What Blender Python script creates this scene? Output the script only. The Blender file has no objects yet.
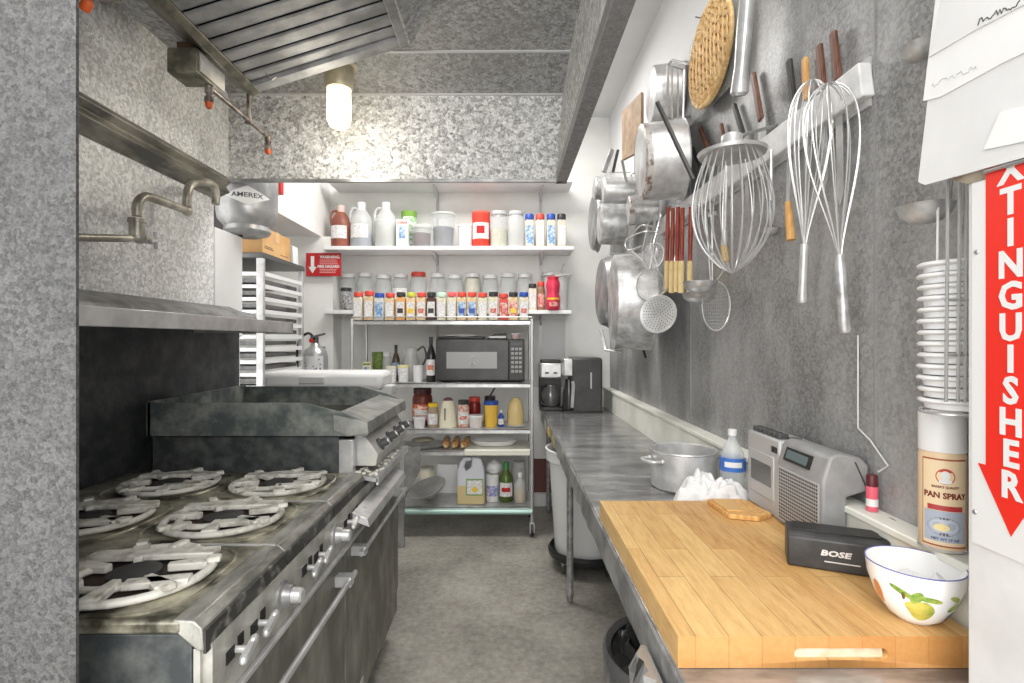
import bpy, bmesh, math, random
from mathutils import Vector, Matrix
random.seed(7)
S = bpy.context.scene
COL = S.collection
PI = math.pi
# ---------------------------------------------------------------- camera, world, lights, exposure
F = 520.0; CX = 507.0; CY = 340.0; EYE = 1.48
cam_d = bpy.data.cameras.new('camera'); cam = bpy.data.objects.new('camera', cam_d); COL.objects.link(cam)
cam.location = (0, 0, EYE); cam.rotation_euler = (PI/2, 0, 0)
cam_d.sensor_fit = 'HORIZONTAL'; cam_d.sensor_width = 36; cam_d.lens = 36*F/1024
cam_d.shift_x = (512-CX)/1024; cam_d.shift_y = -(341.5-CY)/1024
cam_d.clip_start = 0.02; cam_d.clip_end = 60
S.camera = cam
w = bpy.data.worlds.new('world'); S.world = w; w.use_nodes = True
w.node_tree.nodes['Background'].inputs[0].default_value = (1.0, 0.99, 0.97, 1)
w.node_tree.nodes['Background'].inputs[1].default_value = 2.3
def area(name, loc, rot, sx, sy, power, color=(1, .98, .95)):
    d = bpy.data.lights.new(name, 'AREA'); d.shape = 'RECTANGLE'; d.size = sx; d.size_y = sy
    d.energy = power; d.color = color
    o = bpy.data.objects.new(name, d); COL.objects.link(o); o.location = loc; o.rotation_euler = rot
    return o
area('ceiling_light_far', (-0.35, 3.6, 3.40), (0, 0, 0), 1.4, .6, 42)
area('ceiling_light_aisle', (.60, 1.3, 3.40), (0, 0, 0), .3, 1.4, 10)
area('room_light_behind', (-.1, -1.3, 2.5), (math.radians(62), 0, 0), 1.8, 1.2, 46)
S.view_settings.view_transform = 'Standard'; S.view_settings.look = 'None'
S.view_settings.gamma = 1; S.view_settings.use_curve_mapping = False
S.view_settings.exposure = 0.3

# ---------------------------------------------------------------- helpers
def P(px, py, Y): return Vector(((px-CX)/F*Y, Y, EYE-(py-CY)/F*Y))
def W(px, py, X): return P(px, py, X*F/(px-CX))
def lin(c):
    c = c/255.0
    return c/12.92 if c <= .04045 else ((c+.055)/1.055)**2.4
def C(r, g, b): return (lin(r), lin(g), lin(b), 1)

class MB:
    def __init__(s): s.b = bmesh.new()
    def box(s, x0, x1, y0, y1, z0, z1):
        v = [s.b.verts.new((x, y, z)) for x in (x0, x1) for y in (y0, y1) for z in (z0, z1)]
        for f in ((0,1,3,2),(4,6,7,5),(0,4,5,1),(2,3,7,6),(0,2,6,4),(1,5,7,3)): s.b.faces.new([v[i] for i in f])
        return s
    def obox(s, c, ax, ay, az, hx, hy, hz):
        c = Vector(c); ax = Vector(ax).normalized(); ay = Vector(ay).normalized(); az = Vector(az).normalized()
        v = [s.b.verts.new(c+ax*i*hx+ay*j*hy+az*k*hz) for i in (-1,1) for j in (-1,1) for k in (-1,1)]
        for f in ((0,1,3,2),(4,6,7,5),(0,4,5,1),(2,3,7,6),(0,2,6,4),(1,5,7,3)): s.b.faces.new([v[i] for i in f])
        return s
    def ring(s, rings, cap0=True, cap1=True, closed=False):
        R = [[s.b.verts.new(p) for p in r] for r in rings]
        n = len(R[0]); m = len(R)
        for i in range(m if closed else m-1):
            a, b = R[i], R[(i+1) % m]
            for j in range(n): s.b.faces.new((a[j], a[(j+1) % n], b[(j+1) % n], b[j]))
        if not closed:
            if cap0: s.b.faces.new(R[0][::-1])
            if cap1: s.b.faces.new(R[-1])
        return s
    def lathe(s, prof, c=(0,0,0), axis=(0,0,1), seg=24, cap0=True, cap1=True, sx=1, sy=1, up=None):
        a = Vector(axis).normalized()
        u = Vector(up) if up else (Vector((1,0,0)) if abs(a.x) < .9 else Vector((0,0,1)))
        u = (u-a*u.dot(a)).normalized(); v = a.cross(u); c = Vector(c)
        rings = [[c+a*z+(u*math.cos(2*PI*k/seg)*sx+v*math.sin(2*PI*k/seg)*sy)*max(r, 1e-4) for k in range(seg)] for r, z in prof]
        return s.ring(rings, cap0, cap1)
    def cyl(s, p0, p1, r0, r1=None, seg=16):
        p0 = Vector(p0); p1 = Vector(p1); r1 = r0 if r1 is None else r1
        return s.lathe([(r0, 0), (r1, (p1-p0).length)], p0, p1-p0, seg)
    def tube(s, pts, r, seg=8, closed=False, flat=1.0):
        pts = [Vector(p) for p in pts]; n = len(pts); rings = []; u = None
        for i, p in enumerate(pts):
            if closed: t = pts[(i+1) % n]-pts[i-1]
            else: t = pts[min(i+1, n-1)]-pts[max(i-1, 0)]
            t.normalize()
            if u is None:
                u = Vector((0,0,1)) if abs(t.z) < .9 else Vector((1,0,0))
            u = (u-t*u.dot(t)).normalized(); v = t.cross(u)
            rr = r[i] if isinstance(r, (list, tuple)) else r
            rings.append([p+u*math.cos(2*PI*k/seg)*rr*flat+v*math.sin(2*PI*k/seg)*rr for k in range(seg)])
        return s.ring(rings, closed=closed)
    def prism(s, poly, d):
        d = Vector(d); a = [s.b.verts.new(Vector(p)) for p in poly]; b = [s.b.verts.new(Vector(p)+d) for p in poly]
        n = len(a); s.b.faces.new(a[::-1]); s.b.faces.new(b)
        for i in range(n): s.b.faces.new((a[i], a[(i+1) % n], b[(i+1) % n], b[i]))
        return s
    def ell(s, c, rx, ry, rz, seg=16, n=10, bump=0):
        c = Vector(c); rings = []
        for i in range(1, n):
            t = PI*i/n
            ring = []
            for k in range(seg):
                a = 2*PI*k/seg; q = 1+random.uniform(-bump, bump)
                ring.append(c+Vector((rx*math.sin(t)*math.cos(a)*q, ry*math.sin(t)*math.sin(a)*q, -rz*math.cos(t)*q)))
            rings.append(ring)
        return s.ring(rings)
    def done(s, name):
        bmesh.ops.recalc_face_normals(s.b, faces=s.b.faces)
        m = bpy.data.meshes.new(name); s.b.to_mesh(m); s.b.free(); return m

def wloc(o):
    v = Vector((0, 0, 0))
    while o: v += Vector(o.location); o = o.parent
    return v
def smooth_mesh(m, ang=40):
    m.polygons.foreach_set('use_smooth', [True]*len(m.polygons))
    try: m.set_sharp_from_angle(angle=math.radians(ang))
    except Exception: pass
def obj(name, mb, mat, parent=None, label=None, bev=0, loc=None, kind=None, sub=0, ang=40):
    m = mb.done(name) if isinstance(mb, MB) else mb
    if loc is None: loc = Vector((0,0,0))
    base = (wloc(parent) if parent else Vector((0,0,0)))+Vector(loc)
    m.transform(Matrix.Translation(-base))
    if mat: m.materials.append(mat)
    smooth_mesh(m, ang)
    o = bpy.data.objects.new(name, m); COL.objects.link(o); o.parent = parent; o.location = loc
    if bev:
        b = o.modifiers.new('bevel', 'BEVEL'); b.width = bev; b.segments = 2; b.limit_method = 'ANGLE'; b.angle_limit = math.radians(40)
    if sub:
        b = o.modifiers.new('subd', 'SUBSURF'); b.levels = sub; b.render_levels = sub
    if label: o['label'] = label
    if kind: o['kind'] = kind
    return o
def thing(name, label, cat, loc, group=None):
    o = bpy.data.objects.new(name, None); COL.objects.link(o); o.location = loc; o.empty_display_size = .05
    o['label'] = label; o['category'] = cat
    if group: o['group'] = group
    return o
def tag(o, label, cat, group=None):
    o['label'] = label; o['category'] = cat
    if group: o['group'] = group
    return o
def single(name, mb, mat, label, cat, loc, group=None, **k):
    return tag(obj(name, mb, mat, None, loc=loc, **k), label, cat, group)
def struct(name, mb, mat, **k): return obj(name, mb, mat, None, kind='structure', **k)
def dup(root, loc, label=None, group=None):
    r = root.copy(); COL.objects.link(r); r.location = loc
    if label: r['label'] = label
    if group: r['group'] = group
    for ch in list(root.children):
        c = ch.copy(); COL.objects.link(c); c.parent = r
        for g in ch.children:
            d = g.copy(); COL.objects.link(d); d.parent = c
    return r
def text_mesh(body, size, bold=0.0, ext=.0004, width=1.0, align='CENTER'):
    cu = bpy.data.curves.new('t', 'FONT'); cu.body = body; cu.size = size; cu.align_x = align; cu.align_y = 'CENTER'
    cu.offset = bold; cu.extrude = ext; cu.resolution_u = 2
    o = bpy.data.objects.new('t', cu); COL.objects.link(o)
    m = bpy.data.meshes.new_from_object(o.evaluated_get(bpy.context.evaluated_depsgraph_get()))
    bpy.data.objects.remove(o); bpy.data.curves.remove(cu); m.materials.clear()
    for v in m.vertices: v.co.x *= width
    return m
def text(name, body, size, mat, parent, c, xd, yd, bold=0.0, width=1.0, italic=0.0, ext=.0004):
    m = text_mesh(body, size, bold, ext, width)
    x = Vector(xd).normalized(); y = Vector(yd).normalized(); z = x.cross(y); c = Vector(c)
    for v in m.vertices: v.co = c+x*(v.co.x+italic*v.co.y)+y*v.co.y+z*v.co.z
    return obj(name, m, mat, parent)
def cyl_text(name, body, size, mat, parent, axis_c, r, ang0, z, bold=0.0, width=1.0):
    m = text_mesh(body, size, bold, .0003, width); c = Vector(axis_c)
    for v in m.vertices:
        a = ang0+v.co.x/r; rr = r+v.co.z
        v.co = Vector((c.x+rr*math.cos(a), c.y+rr*math.sin(a), z+v.co.y))
    return obj(name, m, mat, parent)
def cyl_patch(mb, c, r, a0, a1, z0, z1, n=12, t=.0006):
    c = Vector(c)
    for i in range(n):
        pa = a0+(a1-a0)*i/n; pb = a0+(a1-a0)*(i+1)/n
        q = [(c.x+rr*math.cos(a), c.y+rr*math.sin(a), z) for z in (z0, z1) for rr in (r, r+t) for a in (pa, pb)]
        v = [mb.b.verts.new(p) for p in q]
        mb.b.faces.new((v[2], v[3], v[7], v[6]))
        mb.b.faces.new((v[0], v[1], v[3], v[2])); mb.b.faces.new((v[4], v[5], v[7], v[6]))
    return mb

# ---------------------------------------------------------------- materials
MATS = {}
def nt(name):
    m = bpy.data.materials.new(name); m.use_nodes = True; t = m.node_tree
    return m, t, t.nodes['Principled BSDF']
def mix(t, fac, a, b, mode='MIX'):
    n = t.nodes.new('ShaderNodeMix'); n.data_type = 'RGBA'; n.blend_type = mode
    for s, v in ((0, fac), (6, a), (7, b)):
        if hasattr(v, 'type') and hasattr(v, 'node'): t.links.new(v, n.inputs[s])
        else: n.inputs[s].default_value = v
    return n.outputs[2]
def ramp(t, src, stops):
    n = t.nodes.new('ShaderNodeValToRGB'); t.links.new(src, n.inputs[0])
    e = n.color_ramp.elements
    while len(e) < len(stops): e.new(.5)
    for el, (p, c) in zip(e, stops):
        el.position = p; el.color = c if len(c) == 4 else (*c, 1)
    return n.outputs[0]
def coords(t, scale=(1,1,1), kind='Object'):
    tc = t.nodes.new('ShaderNodeTexCoord'); mp = t.nodes.new('ShaderNodeMapping'); t.links.new(tc.outputs[kind], mp.inputs[0])
    mp.inputs['Scale'].default_value = scale
    return mp.outputs[0]
def noise(t, vec, scale, detail=4, rough=.6, dist=0):
    n = t.nodes.new('ShaderNodeTexNoise'); t.links.new(vec, n.inputs['Vector']); n.inputs['Scale'].default_value = scale
    n.inputs['Detail'].default_value = detail; n.inputs['Roughness'].default_value = rough; n.inputs['Distortion'].default_value = dist
    return n.outputs[0]
def bump(t, b, h, strength, dist=.002):
    n = t.nodes.new('ShaderNodeBump'); t.links.new(h, n.inputs['Height']); n.inputs['Strength'].default_value = strength
    n.inputs['Distance'].default_value = dist; t.links.new(n.outputs[0], b.inputs['Normal'])
def g(v): return (lin(v), lin(v), lin(v), 1)
def mat(name, col, rough=.5, metal=0, col2=None, scale=8, stretch=(1,1,1), lo=.4, hi=.62, bmp=0, alpha=1, trans=0, emit=None, estr=0, ior=1.45):
    if name in MATS: return MATS[name]
    m, t, b = nt(name); b.inputs['Roughness'].default_value = rough; b.inputs['Metallic'].default_value = metal
    b.inputs['Base Color'].default_value = col; b.inputs['IOR'].default_value = ior
    if col2:
        n = noise(t, coords(t, stretch), scale); c = ramp(t, n, [(lo, col), (hi, col2)]); t.links.new(c, b.inputs['Base Color'])
        if bmp: bump(t, b, n, bmp)
    elif bmp:
        bump(t, b, noise(t, coords(t, stretch), scale), bmp)
    if alpha < 1: b.inputs['Alpha'].default_value = alpha
    if trans: b.inputs['Transmission Weight'].default_value = trans
    if emit: b.inputs['Emission Color'].default_value = emit; b.inputs['Emission Strength'].default_value = estr
    MATS[name] = m; return m
def galv(name, dark, light, scale=42, stain=None, stain_amt=.5, rough=.42, metal=.35, streak=(1,1,1), sscale=1.6, fine=.5):
    m, t, b = nt(name); v = coords(t)
    vo = t.nodes.new('ShaderNodeTexVoronoi'); vo.inputs['Scale'].default_value = scale
    ns = t.nodes.new('ShaderNodeTexNoise'); ns.inputs['Scale'].default_value = scale*.8; ns.inputs['Detail'].default_value = 2
    t.links.new(v, ns.inputs['Vector'])
    ad = t.nodes.new('ShaderNodeVectorMath'); ad.operation = 'MULTIPLY_ADD'
    t.links.new(ns.outputs[1], ad.inputs[0]); ad.inputs[1].default_value = (1.3/scale,)*3; t.links.new(v, ad.inputs[2])
    t.links.new(ad.outputs[0], vo.inputs['Vector'])
    sep = t.nodes.new('ShaderNodeSeparateColor'); t.links.new(vo.outputs['Color'], sep.inputs[0])
    c = ramp(t, sep.outputs[0], [(.1, dark), (.9, light)])
    n2 = noise(t, v, scale*1.6, 3, .7)
    c = mix(t, fine, c, ramp(t, n2, [(.38, dark), (.62, light)]))
    if stain:
        n3 = noise(t, coords(t, streak), sscale, 6, .65)
        f = ramp(t, n3, [(.42, (0,0,0,1)), (.68, (stain_amt,)*3+(1,))])
        c = mix(t, f, c, stain)
    t.links.new(c, b.inputs['Base Color']); b.inputs['Roughness'].default_value = rough; b.inputs['Metallic'].default_value = metal
    bump(t, b, sep.outputs[0], .08, .001)
    MATS[name] = m; return m

G_HOOD = galv('galvanised_hood', g(112), g(240), 52, C(170, 168, 158), .25, rough=.6, metal=.15)
G_HOODTOP = galv('galvanised_hood_grimy', g(112), g(196), 56, C(124, 123, 117), .5)
G_LEFT = galv('galvanised_left_wall', g(182), g(255), 80, C(176, 175, 166), .35, rough=.55, metal=.2, fine=.3)
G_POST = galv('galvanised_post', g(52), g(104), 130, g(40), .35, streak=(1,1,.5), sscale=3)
G_RIGHT = galv('galvanised_right_wall', g(112), g(162), 110, g(204), .65, streak=(1,1,.4), sscale=3.2, rough=.45, fine=.4)
G_EDGE = galv('galvanised_rim', g(118), g(160), 70, g(130), .4)
WHITE = mat('white_paint', g(222), .55, col2=g(232), scale=2)
WALLW = mat('white_wall_paint', C(226, 226, 222), .6, col2=C(238, 238, 235), scale=1.5)
CEIL = mat('ceiling_paint', g(205), .7, col2=g(214), scale=1)
LEDGE = mat('ledge_paint', C(222, 222, 212), .5, col2=C(236, 236, 228), scale=5)
SHELFW = mat('white_shelf', g(228), .45, col2=g(236), scale=4)
STEEL = mat('stainless', g(186), .3, .55, col2=g(212), scale=10)
STEELD = mat('stainless_worn', g(132), .36, .55, col2=g(172), scale=7, bmp=.1)
TABLE = mat('stainless_table', g(134), .22, .6, col2=g(196), scale=5, stretch=(1,3,1), lo=.38, hi=.66, bmp=.06)
APRON = mat('stainless_apron', g(124), .4, .5, col2=g(176), scale=9, bmp=.25)
ALU = mat('aluminium', g(190), .32, .5, col2=g(218), scale=12)
ALUD = mat('aluminium_used', g(146), .36, .5, col2=g(204), scale=14, lo=.35, hi=.6)
CHROME = mat('chrome_wire', g(205), .25, .6)
ZINC = mat('zinc_post', g(140), .45, .5, col2=g(175), scale=25)
IRON = mat('grey_burnt_iron', C(150, 147, 138), .75, .1, col2=C(208, 206, 198), scale=22, lo=.33, hi=.55, bmp=.4)
COOKTOP = mat('greasy_cooktop', C(62, 60, 50), .32, .35, col2=C(190, 186, 166), scale=10, stretch=(1,1.3,1), lo=.36, hi=.68, bmp=.35)
BULL = mat('worn_bullnose', C(108, 108, 102), .32, .5, col2=C(176, 175, 168), scale=14, stretch=(2,.6,1), lo=.35, hi=.66, bmp=.1)
BLACKSTEEL = mat('black_steel', C(58, 62, 64), .5, .3, col2=C(100, 103, 100), scale=16, lo=.4, hi=.72, bmp=.1)
SOOT = mat('sooty_steel', C(58, 60, 63), .5, .3, col2=C(92, 94, 92), scale=14, lo=.4, hi=.75)
DOOR = mat('oven_door_enamel', C(100, 99, 92), .45, .3, col2=C(150, 148, 138), scale=9, stretch=(1,1,.5), lo=.42, hi=.72)
PANEL = mat('control_panel_steel', C(146, 145, 138), .4, .4, col2=C(186, 185, 178), scale=9)
DARK = mat('dark_void', g(22), .7)
BLACK = mat('black_plastic', g(38), .35)
BLACKM = mat('matt_black', g(52), .55, col2=g(66), scale=10)
CHAR = mat('charcoal_plastic', g(72), .4)
GREYP = mat('grey_radio_plastic', g(142), .45, col2=g(152), scale=20)
GREYL = mat('silver_radio_plastic', g(178), .4, .1)
WPLAST = mat('white_plastic', g(226), .4)
CREAM = mat('cream_plastic', C(226, 220, 196), .5)
CLEAR = mat('clear_plastic', C(225, 230, 230), .12, alpha=.30)
CLEARD = mat('milky_plastic', C(222, 224, 222), .3, alpha=.5)
GLASSD = mat('dark_glass', g(40), .08, alpha=.75)
PINE = None
BROWNW = mat('brown_wood', C(92, 58, 44), .45, col2=C(122, 82, 64), scale=12, stretch=(6,6,1))
REDW = mat('red_wood', C(124, 48, 34), .45, col2=C(156, 70, 52), scale=14, stretch=(6,6,1))
TANW = mat('tan_wood', C(196, 146, 84), .5, col2=C(220, 176, 112), scale=14, stretch=(6,6,1))
CARD = mat('cardboard', C(198, 152, 98), .8, col2=C(212, 170, 118), scale=6)
RED = mat('red', C(196, 40, 34), .4)
REDL = mat('red_lid', C(206, 72, 58), .4)
SIGNRED = mat('sign_red', C(214, 42, 30), .4)
DKRED = mat('sign_dark_red', C(178, 30, 34), .4)
BLUE = mat('blue', C(40, 74, 160), .4)
GREEN = mat('green', C(110, 150, 60), .45)
YEL = mat('yellow', C(226, 190, 50), .45)
ORANGE = mat('orange', C(226, 120, 44), .5)
PAPER = mat('paper', g(220), .7, col2=g(230), scale=3)
INK = mat('ink', g(70), .7)
GREYINK = mat('grey_ink', g(165), .7)
def butcher():
    m, t, b = nt('maple_butcher_block')
    tc = t.nodes.new('ShaderNodeTexCoord'); sp = t.nodes.new('ShaderNodeSeparateXYZ'); cb = t.nodes.new('ShaderNodeCombineXYZ')
    t.links.new(tc.outputs['Object'], sp.inputs[0]); t.links.new(sp.outputs[1], cb.inputs[0]); t.links.new(sp.outputs[0], cb.inputs[1])
    br = t.nodes.new('ShaderNodeTexBrick'); t.links.new(cb.outputs[0], br.inputs['Vector'])
    br.inputs['Scale'].default_value = 1; br.inputs['Brick Width'].default_value = .42; br.inputs['Row Height'].default_value = .060
    br.inputs['Mortar Size'].default_value = .0011; br.inputs['Mortar Smooth'].default_value = .3; br.offset = .37; br.offset_frequency = 2
    br.inputs['Color1'].default_value = C(184, 134, 76); br.inputs['Color2'].default_value = C(230, 194, 132); br.inputs['Mortar'].default_value = C(128, 90, 48)
    n = noise(t, coords(t, (9, 1.2, 9)), 9, 5, .7); c = mix(t, .42, br.outputs[0], ramp(t, n, [(.3, C(150, 102, 52)), (.5, C(208, 164, 102)), (.72, C(232, 198, 138))]))
    n2 = noise(t, coords(t), 5, 3, .5); c = mix(t, ramp(t, n2, [(.5, g(0)), (.8, g(130))]), c, C(196, 156, 104))
    # end grain: darker, warmer on the faces across the strips
    ge = t.nodes.new('ShaderNodeNewGeometry'); s2 = t.nodes.new('ShaderNodeSeparateXYZ'); t.links.new(ge.outputs['True Normal'], s2.inputs[0])
    ab = t.nodes.new('ShaderNodeMath'); ab.operation = 'ABSOLUTE'; t.links.new(s2.outputs[1], ab.inputs[0])
    c = mix(t, ramp(t, ab.outputs[0], [(.6, g(0)), (.8, g(215))]), c, C(176, 116, 58))
    t.links.new(c, b.inputs['Base Color']); b.inputs['Roughness'].default_value = .42
    return m
PINE = butcher()
def concrete():
    m, t, b = nt('sealed_concrete'); v = coords(t)
    n1 = noise(t, v, 2.2, 6, .65); n2 = noise(t, v, 30, 5, .7)
    c = ramp(t, n1, [(.35, C(112, 108, 100)), (.65, C(172, 168, 158))]); c = mix(t, .4, c, ramp(t, n2, [(.35, C(104, 101, 95)), (.65, C(176, 173, 165))]))
    vo = t.nodes.new('ShaderNodeTexVoronoi'); vo.feature = 'DISTANCE_TO_EDGE'; vo.inputs['Scale'].default_value = 1.3
    t.links.new(mix(t, .12, v, t.nodes[-1].outputs[0]) if False else v, vo.inputs['Vector'])
    t.links.new(c, b.inputs['Base Color']); b.inputs['Roughness'].default_value = .42; bump(t, b, n2, .1); return m
FLOOR = concrete()
# ================================================================ THE ROOM
YB = 4.65; XR = .92; XL = -1.58; CEILZ = 3.47
struct('floor', MB().box(-2.5, 1.1, -.8, YB+.1, -.06, 0), FLOOR)
struct('ceiling', MB().box(-2.5, 1.1, -.2, YB+.1, CEILZ, CEILZ+.06), CEIL)
struct('wall_back', MB().box(-2.5, 1.1, YB, YB+.1, 0, CEILZ), WALLW)
struct('wall_right', MB().box(XR, XR+.1, .86, YB, 0, CEILZ), G_RIGHT)
for k, (y0, y1) in enumerate([(3.55, 4.64), (2.633, 3.545), (1.358, 2.628), (.86, 1.353)]):
    pass
# seams between the wall sheets (folded strips)
sm = MB()
for y, hw_ in ((2.61, .006), (1.30, .002)):
    sm.box(XR-.0025, XR+.001, y-hw_, y+hw_, 1.063, CEILZ-.005)
struct('trim_2', sm, mat('seam_grey', g(150), .5, .3))
struct('wall_corner', MB().box(.752, 1.1, .2, .849, 0, 3.2), mat('pillar_paint', g(200), .5, col2=g(212), scale=6, bmp=.1), bev=.003)
struct('wall_left', MB().box(-1.62, -1.5, .3, 2.66, 0, 3.2).box(-1.62, -1.5, 2.66, 2.92, 0, 1.5).box(-1.62, -1.5, 2.66, 2.82, 2.33, 3.2), G_LEFT)
struct('wall_left_end', MB().box(-1.63, -1.495, 2.662, 2.94, 1.5, 2.06), WHITE, bev=.004)
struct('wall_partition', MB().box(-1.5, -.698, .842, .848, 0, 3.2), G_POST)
struct('wall_left_upper', MB().box(-2.5, XL, 3.22, YB, 2.36, CEILZ), WALLW)
struct('wall_left_alcove', MB().box(-2.6, -2.5, 2.9, YB, 0, CEILZ), WALLW)
struct('wall_left_pier', MB().box(-2.0, -1.48, 4.42, YB, 0, 2.36), WALLW)
struct('baseboard_back', MB().box(-1.48, .9, YB-.02, YB, 0, .11), WHITE)
struct('trim_3', MB().box(.2, .9, YB-.012, YB, .12, .42), mat('maroon_paint', C(112, 72, 66), .6))
struct('wall_right_upper', MB().box(XR-.004, XR+.001, 2.30, YB-.001, 2.55, CEILZ-.002), CEIL)
# white ledge behind the counter
struct('trim_1', MB().box(.862, XR, .86, YB-.01, .86, 1.045).box(.852, XR, .86, YB-.01, 1.045, 1.062), LEDGE, bev=.003)

# ================================================================ EXHAUST HOOD
HZ = 2.33; HY = 2.80
hood = thing('exhaust_hood', 'large galvanised exhaust hood hanging over the burner range', 'exhaust hood', (-.6, 1.6, HZ))
obj('end_panel', MB().box(-1.5, .30, HY, HY+.012, HZ, 2.80), G_HOOD, hood)
obj('sloped_panel', MB().prism([(-1.5, HY, 2.80), (.30, HY, 2.80), (.31, 2.53, 2.885), (-1.5, 2.53, 2.885)], (0, .004, .012)), G_HOODTOP, hood)
obj('top_panel', MB().prism([(-1.5, 2.53, 2.885), (.31, 2.53, 2.885), (.33, .3, 3.08), (-1.5, .3, 3.08)], (0, .001, .012)), G_HOODTOP, hood)
obj('front_panel', MB().prism([(.264, .3, HZ), (.264, HY, HZ), (.31, HY, 2.95), (.335, .3, 3.1)], (.012, 0, 0)), G_HOOD, hood)
obj('rim', MB().box(.264, .322, .3, HY+.02, HZ-.004, HZ+.05), G_EDGE, hood, label='dark grey lower rim of the hood', bev=.002)
obj('seam', MB().box(-1.49, .30, HY-.012, HY, 2.795, 2.807).box(-1.49, .31, 2.52, 2.535, 2.878, 2.886), mat('pale_seam', g(190), .5), hood)
obj('lower_lip', MB().box(-1.5, .30, HY-.02, HY, HZ-.004, HZ+.012), STEELD, hood)
# gutter on the wall side
obj('wall_gutter', MB().prism([(-1.5, .3, 2.335), (-1.44, .3, 2.318), (-1.415, .3, 2.29), (-1.44, .3, 2.265), (-1.42, .3, 2.235), (-1.5, .3, 2.20)], (0, 2.37, 0)),
    mat('grimy_gutter', C(92, 91, 84), .4, .4, col2=C(158, 155, 143), scale=12, stretch=(1, .4, 1)), hood, bev=.004)
# grease filters: inclined bank of baffles between gutter beam and inner channel
FA = Vector((-1.12, 0, 2.58)); FBv = Vector((-.47, 0, 2.785)); FD = (FBv-FA)
yn, yf = .5, 2.30
obj('filter_beam', MB().prism([(-1.20, yn, 2.60), (-1.12, yn, 2.555), (-1.09, yn, 2.575), (-1.13, yn, 2.64)], (0, yf-yn, 0)), mat('grimy_beam', C(84, 82, 72), .45, .5, col2=C(122, 118, 104), scale=14), hood, label='grimy steel beam under the filters', bev=.003)
obj('beam_bracket', MB().prism([(-1.32, yn, 2.62), (-1.20, yn, 2.60), (-1.2, yn, 2.75), (-1.32, yn, 2.75)], (0, 1.56-.0, 0)), G_HOODTOP, hood)
n_ = FD.cross(Vector((0, 1, 0))).normalized()
if n_.z > 0: n_ = -n_
FIL = mat('filter_steel', g(124), .6, .3, col2=g(156), scale=8)
fb = MB(); fb.prism([FA+Vector((0, yn, .03)), FA+Vector((0, yf, .03)), FBv+Vector((0, yf, .03)), FBv+Vector((0, yn, .03))], (0, 0, .01))
obj('filter_back', fb, DARK, hood)
y = yf-.06
k = 0
while y > yn+.1:
    p = FA+Vector((0, y-.035, 0)); 
    obj('filter_baffle', MB().obox(FA+FD*.5+Vector((0, y-.036, .008)), FD, (0, 1, .12), n_, FD.length/2, .0368, .006), FIL, hood, bev=.004)
    y -= .080; k += 1
obj('filter_frame', MB().obox(FA+FD*.5+Vector((0, yf-.03, 0)), FD, (0, 1, 0), n_, FD.length/2, .03, .012).obox(FBv+Vector((0.02, (yn+yf)/2, 0)), FD, (0, 1, 0), n_, .025, (yf-yn)/2, .014), FIL, hood, bev=.003)
obj('plenum_side', MB().prism([FBv+Vector((.04, yn, -.015)), FBv+Vector((.04, yf-.02, -.015)), FBv+Vector((.02, yf-.02, .17)), FBv+Vector((.02, yn, .26))], (.01, 0, 0)), G_HOODTOP, hood)
obj('plenum_panel', MB().prism([FBv+Vector((.045, yn, -.01)), FBv+Vector((.045, yf-.01, -.01)), FBv+Vector((.26, yf-.30, .13)), FBv+Vector((.26, yn, .13))], (0, 0, .01)), G_HOODTOP, hood)
obj('plenum_end', MB().prism([FA+Vector((0, yf, 0)), FBv+Vector((.03, yf, 0)), FBv+Vector((.03, yf, .14)), FA+Vector((0, yf, .36))], (0, .01, 0)), G_HOODTOP, hood)
wm = MB().tube([P(263, 62, 2.2), P(266, 73, 2.2), P(272, 80, 2.2), P(276, 77, 2.22)], .0022, 6)
obj('wire_clip', wm, CHROME, hood)

# hood lamp
lc = P(339, 66, 2.52); lamp = thing('hood_lamp', 'glowing jar lamp with a metal collar under the hood', 'lamp', (lc.x, lc.y, lc.z-.3))
BRASS = mat('dull_brass', C(178, 168, 142), .4, .4, col2=C(202, 192, 168), scale=14)
obj('collar', MB().lathe([(.085, .015), (.087, 0), (.072, -.012), (.068, -.10), (.060, -.115)][::-1], (lc.x, lc.y, lc.z), seg=28), BRASS, lamp)
BULB = mat('lit_glass', C(255, 238, 200), .3, emit=C(255, 232, 188), estr=3.6)
obj('glass_jar', MB().lathe([(.02, -.305), (.045, -.29), (.056, -.26), (.058, -.20), (.055, -.11)], (lc.x, lc.y, lc.z), seg=28), BULB, lamp, label='glowing glass jar')
pl = bpy.data.lights.new('hood_bulb', 'POINT'); pl.energy = 5; pl.color = (1, .95, .84); pl.shadow_soft_size = .07
po = bpy.data.objects.new('hood_bulb', pl); COL.objects.link(po); po.location = (lc.x+.02, lc.y-.02, lc.z-.36)

# junction box and nozzle pipe
jb = thing('junction_box', 'grimy square metal box fixed beside the hood filters', 'box', tuple(W(190, 80, -1.2)))
a = W(168, 60, -1.25)
obj('box_body', MB().box(-1.27, -1.157, 1.94, 2.06, 2.48, 2.573), mat('grimy_box', C(98, 96, 82), .45, .3, col2=C(150, 146, 128), scale=14), jb, bev=.004)
obj('box_face', MB().box(-1.156, -1.150, 1.95, 2.12, 2.49, 2.56), STEEL, jb)
obj('clamp', MB().box(-1.24, -1.18, 1.95, 2.03, 2.573, 2.60), mat('rusty', C(92, 70, 52), .6), jb, bev=.003)
RPIPE = mat('pipe_rusty_steel', C(96, 86, 80), .4, .5, col2=C(160, 154, 146), scale=20)
OR = mat('orange_cap', C(204, 92, 44), .5)
pp = thing('nozzle_pipe', 'thin fire suppression pipe with two orange capped nozzles under the hood', 'pipe', tuple(W(240, 112, -1.17)))
p0 = W(209, 87, -1.17); p1 = W(268, 137, -1.17)
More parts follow.
